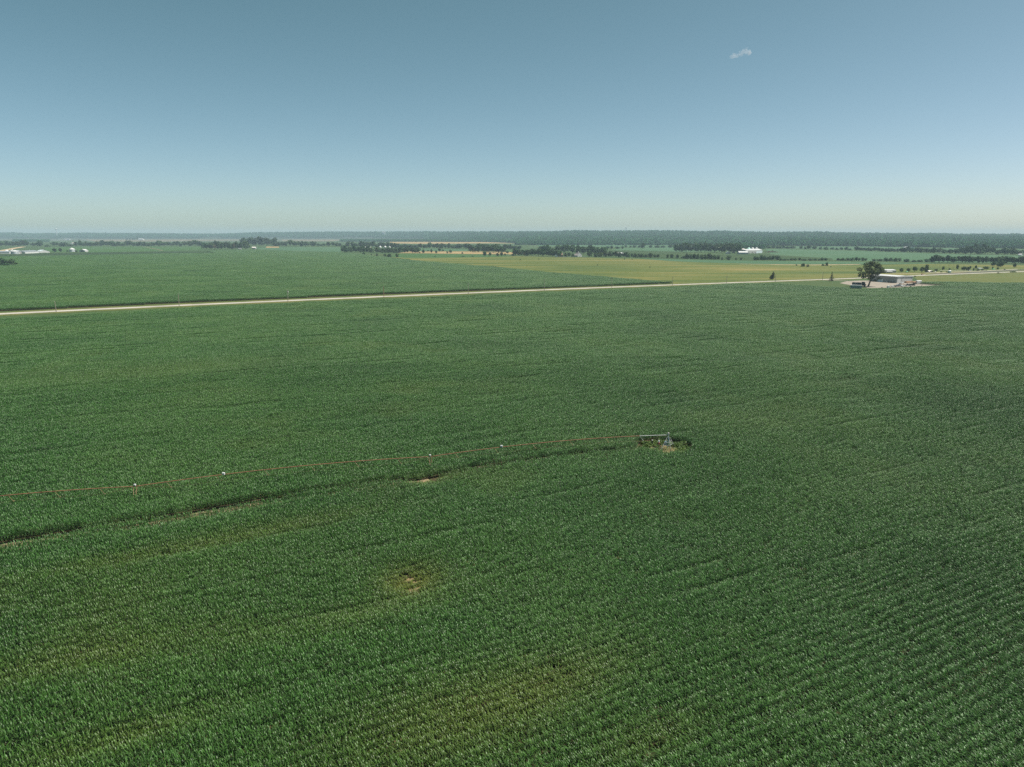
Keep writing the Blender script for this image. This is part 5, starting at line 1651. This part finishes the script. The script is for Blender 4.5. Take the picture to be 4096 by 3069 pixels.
def car(label, px, ang, paint, L_=4.5, kind='car', group=None, name='parked_car'):
    p = P(*px)
    root = thing(name, label, 'car' if kind == 'car' else 'truck', p, ang, group)
    w2 = .9
    if kind == 'car':
        prof = [(-L_ / 2, .35), (L_ / 2, .35), (L_ / 2, .75), (L_ * .42, .9), (L_ * .22, .98), (-L_ * .42, .98), (-L_ / 2, .85)]
        cab = [(L_ * .22, .97), (L_ * .08, 1.45), (-L_ * .28, 1.48), (-L_ * .43, .97)]
    else:
        prof = [(-L_ / 2, .5), (L_ / 2, .5), (L_ / 2, 1.0), (L_ * .46, 1.12), (L_ * .22, 1.2), (-L_ * .49, 1.15), (-L_ / 2, 1.1)]
        cab = [(L_ * .22, 1.19), (L_ * .12, 1.78), (-L_ * .10, 1.8), (-L_ * .13, 1.19)]
    MB().prism(prof, -w2, w2).obj('body', paint, root)
    MB().prism(cab, -w2 * .86, w2 * .86).obj('cab', paint, root)
    cx = sum(q[0] for q in cab) / 4; cz = sum(q[1] for q in cab) / 4
    win = [(cx + (x - cx) * .82, cz + (z - cz) * .66) for x, z in cab]
    for s in (-1, 1):
        y0 = s * w2 * .86
        MB().prism(win, min(y0 - .015, y0 + .015), max(y0 - .015, y0 + .015)).obj('window', M['glass'], root)
    a, b = cab[0], cab[1]
    m = MB(); m.add([(a[0] - .03 + .05, -w2 * .75, a[1] + .05), (a[0] + .02, w2 * .75, a[1] + .05), (b[0] + .04, w2 * .75, b[1] - .05), (b[0] + .04, -w2 * .75, b[1] - .05)], [(0, 1, 2, 3)])
    m.obj('windscreen', M['glass'], root)
    for x in (-L_ * .31, L_ * .32):
        for s in (-1, 1):
            wheel(root, x, s * (w2 - .1), .34 if kind == 'car' else .4, .24)
    for s in (-.65, .65):
        MB().box(L_ / 2 - .02, L_ / 2 + .03, s - .16, s + .16, .62, .76, bev=.02).obj('headlight', M['white'], root)
    return root


# black tank truck
p = P(3436, 1146.2)
tt_ang = yaw_px((3408, 1145), (3461, 1147))
tt = thing('tank_truck', 'black tank truck parked behind the pale container', 'truck', p, tt_ang)
k = 53 / ppm(p)
MB().box(-k * .5, k * .44, -.45, .45, .75, 1.0, bev=.05).obj('chassis', M['black'], tt)
Mx = Matrix.Translation((-k * .5, 0, 2.15)) @ Matrix.Rotation(R(90), 4, 'Y')
MB().lathe([(0, 0), (.8, .05), (1.18, .3), (1.2, k * .32), (1.2, k * .60), (.9, k * .64), (0, k * .65)], 22, 0, Mx).obj('tank', M['tank_black'], tt)
for x in (-k * .38, -k * .1):
    MB().lathe([(0, 3.32), (.3, 3.32), (.3, 3.5), (0, 3.52)], 12, 0, None, x, 0).obj('hatch', M['black'], tt)
MB().prism([(k * .18, .9), (k * .47, .9), (k * .47, 1.9), (k * .40, 2.1), (k * .38, 3.6), (k * .32, 3.9), (k * .18, 3.9)], -1.15, 1.15).obj('cab', M['black'], tt)
m = MB(); m.add([(k * .405, -1, 2.2), (k * .405, 1, 2.2), (k * .388, 1, 3.4), (k * .388, -1, 3.4)], [(0, 1, 2, 3)]); m.obj('windscreen', M['glass'], tt)
MB().box(k * .24, k * .34, -1.18, -1.13, 2.3, 3.3, bev=.02).obj('window', M['glass'], tt)
MB().box(k * .47, k * .475, -.8, .8, 1.0, 1.8).obj('grille', M['rim'], tt)
for x in (-k * .42, -k * .33, -k * .06, k * .36):
    for s in (-1, 1):
        wheel(tt, x, s * 1.0, .5, .34)
MB().tube([(k * .17, -1.0, 1.2), (k * .17, -1.0, 4.2)], .09, 8).obj('exhaust_pipe', M['rim'], tt)
tt.scale = (1, 1.2, 1.3)
# pale container in front of it
A, B = P(3401, 1154.2), P(3447, 1155.4)
ct = thing('shipping_container', 'pale teal shipping container with a roof coloured as sunlit at the corn edge', 'container', A, yaw_of(A, B))
Lc = (B - A).length
m = MB()
m.box(0, Lc, 0, 2.6, .15, 3.5)
nrib = int(Lc / .35)
for i in range(nrib):
    m.box(.1 + i * (Lc - .2) / nrib, .1 + (i + .5) * (Lc - .2) / nrib, -.05, .03, .35, 3.35)
m.obj('shell', M['container'], ct)
MB().box(-.03, Lc + .03, -.06, 2.66, 3.5, 3.62, bev=.02).obj('roof', M['container_top'], ct)  # lighter than the shell: sunlight painted on the top
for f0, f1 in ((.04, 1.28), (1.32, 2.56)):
    MB().box(Lc - .02, Lc + .07, f0, f1, .2, 3.4, bev=.02).obj('door', M['container_top'], ct)  # lit end of the container, painted with the same brighter teal

# junk row along the corn edge of the yard
JK = 'junk along the yard edge'
yd = yaw_px((3560, 1146), (3650, 1142))
car('white pickup truck before the garage door', (3606, 1135.5), yd + .2, M['white'], 5.4, 'pickup', JK, 'pickup_truck')
car('silver car among the junk below the white pickup', (3596, 1143), yd - .25, M['silver_paint'], 4.6, 'car', JK)
car('white car half sunk in the junk row', (3612, 1147.5), yd + .1, M['white'], 4.5, 'car', JK)
car('dark old car in the middle of the junk row', (3634, 1144.5), yd, M['black'], 4.6, 'car', JK)
car('light car in the left part of the junk row', (3571, 1149.5), yd + .5, M['offwhite'], 4.3, 'car', JK)
car('dark red car turning off the gravel road behind the workshop', (3690, 1099.5), yaw_px((3660, 1101.5), (3720, 1099)), M['car_paint'], 5, 'car', None)
car('white car in the campground beside the dense green tree', (3880, 1084.5), yd, M['white'], 4.8, 'car', 'campground cars')


def flat_trailer(label, px, L_, deckmat, ang, load=None, z=.95):
    root = thing('flat_trailer', label, 'trailer', P(*px), ang, JK)
    MB().box(-L_ / 2, L_ / 2, -1.2, 1.2, z, z + .22, bev=.03).obj('deck', deckmat, root)
    MB().tube([(L_ / 2, -.5, z), (L_ / 2 + 1.6, 0, z - .2)], .06, 5).obj('drawbar', M['black'], root)
    for x in (-.6, .5):
        for s in (-1, 1):
            wheel(root, x, s * 1.05, .42, .26)
    if load:
        MB().box(-L_ * .46, L_ * .42, -1.1, 1.1, z + .23, z + load, bev=.1).obj('side_wall', deckmat, root)
    return root


flat_trailer('rusty orange hopper trailer standing high in the junk row', (3634, 1138.5), 9.5, M['orange'], yd, 1.4, 1.5)
flat_trailer('second rusty orange trailer touching the white camper', (3655, 1138), 6.5, M['orange'], yd, .9, 1.7)
flat_trailer('dark flat trailer at the left front of the junk row', (3583, 1147.5), 7.5, M['black'], yd)
# white camper box
q = P(3672, 1137.5)
cp = thing('camper_trailer', 'white box camper at the right end of the junk row', 'camper', q, yd, JK)
MB().box(-3.1, 3.1, -1.2, 1.2, .55, 3.3, bev=.25).obj('body', M['white'], cp)
for x in (-1.9, .4, 2.0):
    MB().box(x - .4, x + .4, -1.23, -1.17, 1.7, 2.4, bev=.02).obj('window', M['glass'], cp)
MB().box(-.95, -.3, -1.235, -1.165, .7, 2.6, bev=.02).obj('door', M['offwhite'], cp)
for s in (-1, 1):
    wheel(cp, -.3, s * 1.02, .36, .22)
MB().tube([(3.1, 0, .6), (4.4, 0, .5)], .06, 5).obj('drawbar', M['black'], cp)
# tractor
q = P(3650, 1143.5)
tc = thing('tractor', 'black old tractor in the right part of the junk row', 'tractor', q, yd + 2.6, JK)
MB().prism([(-.3, .8), (1.9, .8), (1.9, 1.5), (1.7, 1.65), (-.3, 1.7)], -.38, .38).obj('hood', M['black'], tc)
MB().box(-1.5, -.3, -.6, .6, 1.0, 1.35, bev=.08).obj('fender_deck', M['black'], tc)
cbn = MB().box(-1.4, -.35, -.62, .62, 1.36, 2.6, bev=.1).obj('cab', M['glass'], tc)
MB().box(-1.5, -.25, -.7, .7, 2.6, 2.72, bev=.04).obj('roof', M['black'], cbn)
for s in (-1, 1):
    wheel(tc, -.95, s * .85, .82, .42); wheel(tc, 1.5, s * .7, .45, .26)
MB().tube([(1.1, .2, 1.6), (1.1, .2, 2.5)], .05, 6).obj('exhaust_pipe', M['rim'], tc)
# drums, tyres and a crate row before the long wall of the workshop
dr = thing('steel_drum', None, 'drum', P(3564, 1131.6), 0, 'drums at the workshop wall')
MB().lathe([(0, 0), (.45, 0), (.45, .38), (.48, .42), (.45, .46), (.45, .84), (.48, .88), (.45, .92), (.45, 1.3), (0, 1.3)], 16).obj('shell', M['trim'], dr)
MB().lathe([(0, 1.3), (.4, 1.3), (.4, 1.36), (0, 1.36)], 16).obj('lid', M['galv'], dr)
for i, (x, y, lab) in enumerate(((3564, 1131.6, 'dark steel drum left at the workshop long wall'), (3569, 1132, 'dark steel drum in the middle at the workshop long wall'), (3573.5, 1132.4, 'dark steel drum right at the workshop long wall'))):
    o = dr if i == 0 else copy_tree(dr)
    o.location = P(x, y); o.scale = (1.2, 1.2, 1.25)
    tag(o, lab)
q = P(3553, 1131)
mw = thing('scrap_crate', 'pale low crate of scrap against the workshop wall', 'crate', q, th, JK)
MB().box(-2.2, 2.2, -.8, .8, .1, 1.1, bev=.05).obj('box', M['offwhite'], mw)
MB().box(-2.0, 2.0, -.65, .65, 1.11, 1.5, bev=.2).obj('scrap', M['trim'], mw)
q = P(3579, 1131.5)
fl = thing('forklift', 'black forklift by the workshop corner', 'forklift', q, th + 1.5, JK)
MB().box(-1.1, .8, -.6, .6, .35, 1.3, bev=.1).obj('body', M['black'], fl)
m = MB()
for s in (-.45, .45):
    m.tube([(.95, s, .1), (.95, s, 3.4)], .07, 5)
m.tube([(.95, -.45, 3.4), (.95, .45, 3.4)], .06, 5); m.tube([(.95, -.45, 1.8), (.95, .45, 1.8)], .05, 5)
m.obj('mast', M['black'], fl)
m = MB()
for a, b in ((-.9, -.5), (-.9, .5), (.3, -.5), (.3, .5)):
    m.tube([(a, b, 1.3), (a, b, 2.5)], .05, 5)
m.box(-1.0, .4, -.6, .6, 2.5, 2.58)
m.obj('cage', M['black'], fl)
for x in (-.75, .5):
    for s in (-1, 1):
        wheel(fl, x, s * .5, .33, .22)
tp = thing('tyre', None, 'tyre', (0, 0, 0), 0, 'old tyres in the junk row')
MB().lathe([(.34, -.16), (.58, -.17), (.66, -.09), (.66, .09), (.58, .17), (.34, .16), (.34, -.16)], 18).obj('tread', M['rubber'], tp)
for i, (x, y, lab) in enumerate(((3560, 1150.6, 'tyre at the left end of the junk row'), (3528, 1152, 'lone tyre lying left of the junk row at the corn'), (3620, 1149.5, 'tyre in front of the sunken white car'),
                                 (3642, 1147.8, 'tyre below the dark old car'), (3686, 1142.2, 'lone tyre right of the white camper'))):
    o = tp if i == 0 else copy_tree(tp)
    q = P(x, y); o.location = q + Vector((0, 0, .3)); o.scale = (1.5, 1.5, 1.5); o.rotation_euler = (.15 * i, .1, i)
    tag(o, lab)
q = P(3553, 1151.5)
td = thing('water_tote', 'pale teal caged water tote at the left end of the junk row', 'tote', q, yd, JK)
MB().box(-.9, .9, -.8, .8, .2, 1.7, bev=.12).obj('tank', M['container_top'], td)
m = MB()
for x in np.linspace(-.93, .93, 6):
    m.box(x - .02, x + .02, -.85, -.81, .1, 1.75)
m.box(-.95, .95, -.86, -.82, 1.7, 1.76); m.box(-.95, .95, -.86, -.82, .9, .95)
m.obj('cage', M['galv'], td)
MB().box(-1, 1, -.9, .9, 0, .18, bev=.03).obj('pallet', M['pole'], td)
for o in list(SC.objects):
    if o.parent is None and o.get('group') == JK and o.type == 'EMPTY':
        o.scale = tuple(q * 1.3 for q in o.scale)
# scrap metal heap between the cars: uncountable bits
m = MB(); rr_ = random.Random(12)
for i in range(420):
    t = rr_.random()
    q = P(3565 + 95 * t, 1148 - 6 * t + rr_.uniform(-3, 2))
    s_ = rr_.uniform(.15, .6)
    Mx = Matrix.Translation(q + Vector((0, 0, rr_.uniform(.1, .9)))) @ Matrix.Rotation(rr_.uniform(0, 3), 4, 'Z') @ Matrix.Rotation(rr_.uniform(-.6, .6), 4, 'X')
    m.box(-s_ * 1.6, s_ * 1.6, -s_ * .4, s_ * .4, -s_ * .3, s_ * .3, rr_.choice((0, 0, 1, 2, 3)), Mx)
tag(m.obj('scrap', [M['black'], M['rust_pale'], M['offwhite'], M['trim']]), 'loose dark scrap metal between the parked junk', 'scrap', None, 'stuff')

# ---- campground things
def canopy_tent(label, px, w, h, mat, legs=True):
    p = P(*px); s_ = w / ppm(p) / 2; hz = height_to(p, px[1] - h)
    root = thing('canopy_tent', label, 'tent', p, .3, 'campground tents')
    m = MB(); m.add([(-s_, -s_, hz * .62), (s_, -s_, hz * .62), (s_, s_, hz * .62), (-s_, s_, hz * .62), (0, 0, hz), (-s_, -s_, hz * .5), (s_, -s_, hz * .5), (s_, s_, hz * .5), (-s_, s_, hz * .5)],
                    [(0, 1, 4), (1, 2, 4), (2, 3, 4), (3, 0, 4), (5, 6, 1, 0), (6, 7, 2, 1), (7, 8, 3, 2), (8, 5, 0, 3)])
    m.obj('canopy', mat, root)
    for a in (-1, 1):
        for b in (-1, 1):
            MB().tube([(a * s_ * .95, b * s_ * .95, 0), (a * s_ * .95, b * s_ * .95, hz * .6)], .05, 5).obj('leg', M['galv'], root)
    return root


canopy_tent('small green canopy tent under the olive tree', (3627, 1091), 7, 7, M['green_canvas'])
canopy_tent('small white tent below the purplish tree', (3741, 1090), 5, 5, M['white'])
canopy_tent('flat green tarpaulin right of the umbrella tree', (3973, 1080), 10, 5, M['green_canvas'])
p = P(3797.5, 1091.5)
ks = thing('kiosk', 'teal kiosk with a white peaked roof in the campground', 'kiosk', p, .2)
s_ = 8.5 / ppm(p) / 2; hz = height_to(p, 1081)
MB().box(-s_, s_, -s_, s_, 0, hz * .68, bev=.05).obj('wall', M['teal_canvas'], ks)
m = MB(); m.add([(-s_ * 1.15, -s_ * 1.15, hz * .69), (s_ * 1.15, -s_ * 1.15, hz * .69), (s_ * 1.15, s_ * 1.15, hz * .69), (-s_ * 1.15, s_ * 1.15, hz * .69), (0, 0, hz)], [(0, 1, 4), (1, 2, 4), (2, 3, 4), (3, 0, 4), (3, 2, 1, 0)])
m.obj('roof', M['white'], ks)
MB().box(-s_ * .3, s_ * .3, -s_ - .05, -s_ + .04, .05, hz * .5, bev=.02).obj('door', M['white'], ks)
p = P(3916, 1079)
pvn = thing('picnic_pavilion', 'grey roofed picnic pavilion in the campground', 'pavilion', p, .1)
s_ = 15 / ppm(p) / 2; hz = height_to(p, 1071.5)
MB().prismx([(-4, hz * .62), (4, hz * .62), (0, hz)], -s_, s_).obj('roof', M['roof_grey'], pvn)
for a in (-.9, 0, .9):
    for b in (-3.6, 3.6):
        MB().box(a * s_ - .1, a * s_ + .1, b - .1, b + .1, 0, hz * .615).obj('post', M['pole'], pvn)
p = P(3727, 1089.5)
building('picnic_shelter', 'low pinkish roofed shelter right of the tallest campground tree', 'shelter', [(3716, 1089.5), (3733, 1089)], 6, mh(3725, 1089, 3.5), mh(3725, 1089, 2.5), M['trim'], M['roof_pink'], 'x', (('door', 'front', .4, .6, .02, 1.2, M['offwhite']),))
lp = thing('lamp_post', None, 'lamp post', (0, 0, 0), 0, 'campground lamp posts')
MB().tube([(0, 0, 0), (0, 0, 1)], [.16, .09], 7).obj('post', M['pole'], lp)
MB().box(-.55, .55, -.28, .28, .985, 1.015).obj('lamp_head', M['galv'], lp)
for i, (x, y, h, lab) in enumerate(((3643, 1090, 22, 'lamp post between the olive and the grey green campground trees'), (3738, 1084, 27, 'lamp post at the left of the campground row'), (3757, 1083.5, 26, 'slightly leaning lamp post right of the purplish tree'),
                                    (3795, 1079, 21, 'lamp post behind the teal kiosk'), (3813, 1081, 24, 'lamp post with a bright head left of the tall narrow tree'), (3750, 1084, 18, 'short lamp post between two taller ones'))):
    o = lp if i == 0 else copy_tree(lp)
    p = P(x, y)
    o.location = p; o.scale = (1, 1, height_to(p, y - h))
    if i == 2: o.rotation_euler = (0, .06, 0)
    tag(o, lab)

# vehicles on the white farm
FV = 'vehicles on the white farm'
car('white truck at the corner of the front farm shed', (2987, 1017.2), .1, M['white'], 8, 'pickup', FV, 'pickup_truck')
for x, m_, l_ in ((2993, 'offwhite', 'pale car left before the machine hall'), (3021, 'white', 'white car before the middle of the machine hall'), (3029, 'silver_paint', 'silver car right before the machine hall')):
    car(l_, (x, 1016.3 - (x - 2993) * .02), .15, M[m_], 6.5, 'car', FV)
for x, m_, l_ in ((2238, 'white', 'leftmost white car before the farmhouse trees'), (2254, 'silver_paint', 'silver car before the farmhouse trees'), (2262, 'white', 'white car in the middle of the farmhouse yard'), (2276, 'white', 'bright white van like car in the farmhouse yard'),
                  (2284, 'offwhite', 'cream car close to the farmhouse wing'), (2293, 'offwhite', 'pale car touching the farmhouse wing'), (2333, 'white', 'white car right of the farmhouse'), (2341, 'silver_paint', 'silver car farther right of the farmhouse')):
    car(l_, (x, 1029.6), .1, M[m_], 7, 'car', 'cars at the farmhouse')

# ------------------------------------------------------------------ a single small cloud, and the hazy air
p = at_dist(2962, 217, 5200)
m = MB(); rr_ = random.Random(2)
k = 1 / ppm(at_dist(2962, 217, 5200)) if False else 5200 / FPX
import bmesh
bm = bmesh.new()
for dx, dz, rx, rz in ((-30, -8, 14, 7), (-16, -2, 18, 10), (-2, 2, 18, 11), (12, 8, 16, 11), (24, 12, 14, 13), (30, 4, 13, 9), (-38, -14, 9, 5)):
    b2 = bmesh.ops.create_icosphere(bm, subdivisions=2, radius=1.0)
    bmesh.ops.scale(bm, vec=(rx * k, 16 * k, rz * k), verts=b2['verts'])
    bmesh.ops.translate(bm, vec=(dx * k, rr_.uniform(-5, 5) * k, dz * k), verts=b2['verts'])
me = bpy.data.meshes.new('cloud'); bm.to_mesh(me); bm.free()
cl = bpy.data.objects.new('cloud', me); COL.objects.link(cl); cl.location = p
md = cl.modifiers.new('merge', 'REMESH'); md.mode = 'VOXEL'; md.voxel_size = 3.2 * k
mc, nt, N, L = new_mat('cloud_vapour')
pvv = N.new('ShaderNodeVolumePrincipled'); oo = N.new('ShaderNodeOutputMaterial')
pvv.inputs['Color'].default_value = (0.97, 0.97, 1, 1)
pvv.inputs['Anisotropy'].default_value = 0.2
tc_ = N.new('ShaderNodeTexCoord')
nz = N.new('ShaderNodeTexNoise'); nz.inputs['Scale'].default_value = 0.045 / k * 1.0; nz.inputs['Detail'].default_value = 5
L.new(tc_.outputs['Object'], nz.inputs['Vector'])
mr = N.new('ShaderNodeMapRange'); mr.inputs['From Min'].default_value = .46; mr.inputs['From Max'].default_value = .72; mr.inputs['To Min'].default_value = 0; mr.inputs['To Max'].default_value = CLOUD_D
L.new(nz.outputs['Fac'], mr.inputs['Value']); L.new(mr.outputs[0], pvv.inputs['Density'])
L.new(pvv.outputs[0], oo.inputs['Volume'])
me.materials.append(mc)
tag(cl, 'single small wispy white cloud high on the right', 'cloud', None, 'thing')

hz_ = MB().box(-17500, 17500, -900, 18000, -1.0, HAZE_TOP)
mh_, nt, N, L = new_mat('haze_air')
pvv = N.new('ShaderNodeVolumePrincipled'); oo = N.new('ShaderNodeOutputMaterial')
pvv.inputs['Color'].default_value = HAZE_COL
pvv.inputs['Density'].default_value = HAZE_D
pvv.inputs['Anisotropy'].default_value = 0.0
L.new(pvv.outputs[0], oo.inputs['Volume'])
if HAZE_D > 0:
    tag(hz_.obj('haze', mh_), 'thin blue summer haze over the valley', 'haze', None, 'stuff')

# ------------------------------------------------------------------ render settings
cy = SC.cycles
SC.render.engine = 'CYCLES'
cy.max_bounces = 6
cy.diffuse_bounces = 2
cy.glossy_bounces = 2
cy.transmission_bounces = 2
cy.transparent_max_bounces = 8
cy.volume_bounces = 0
cy.use_denoising = DENOISE
cy.denoiser = "OPENIMAGEDENOISE"
cy.denoising_input_passes = "RGB_ALBEDO_NORMAL"
cy.denoising_prefilter = "NONE"
cy.sample_clamp_indirect = 4.0
cy.use_adaptive_sampling = False
SC.view_settings.view_transform = 'Standard'
SC.view_settings.look = 'None'
SC.view_settings.exposure = EXPOSURE
SC.view_settings.gamma = 1.0
print('trees', len(TREES), 'objects', len(SC.objects))
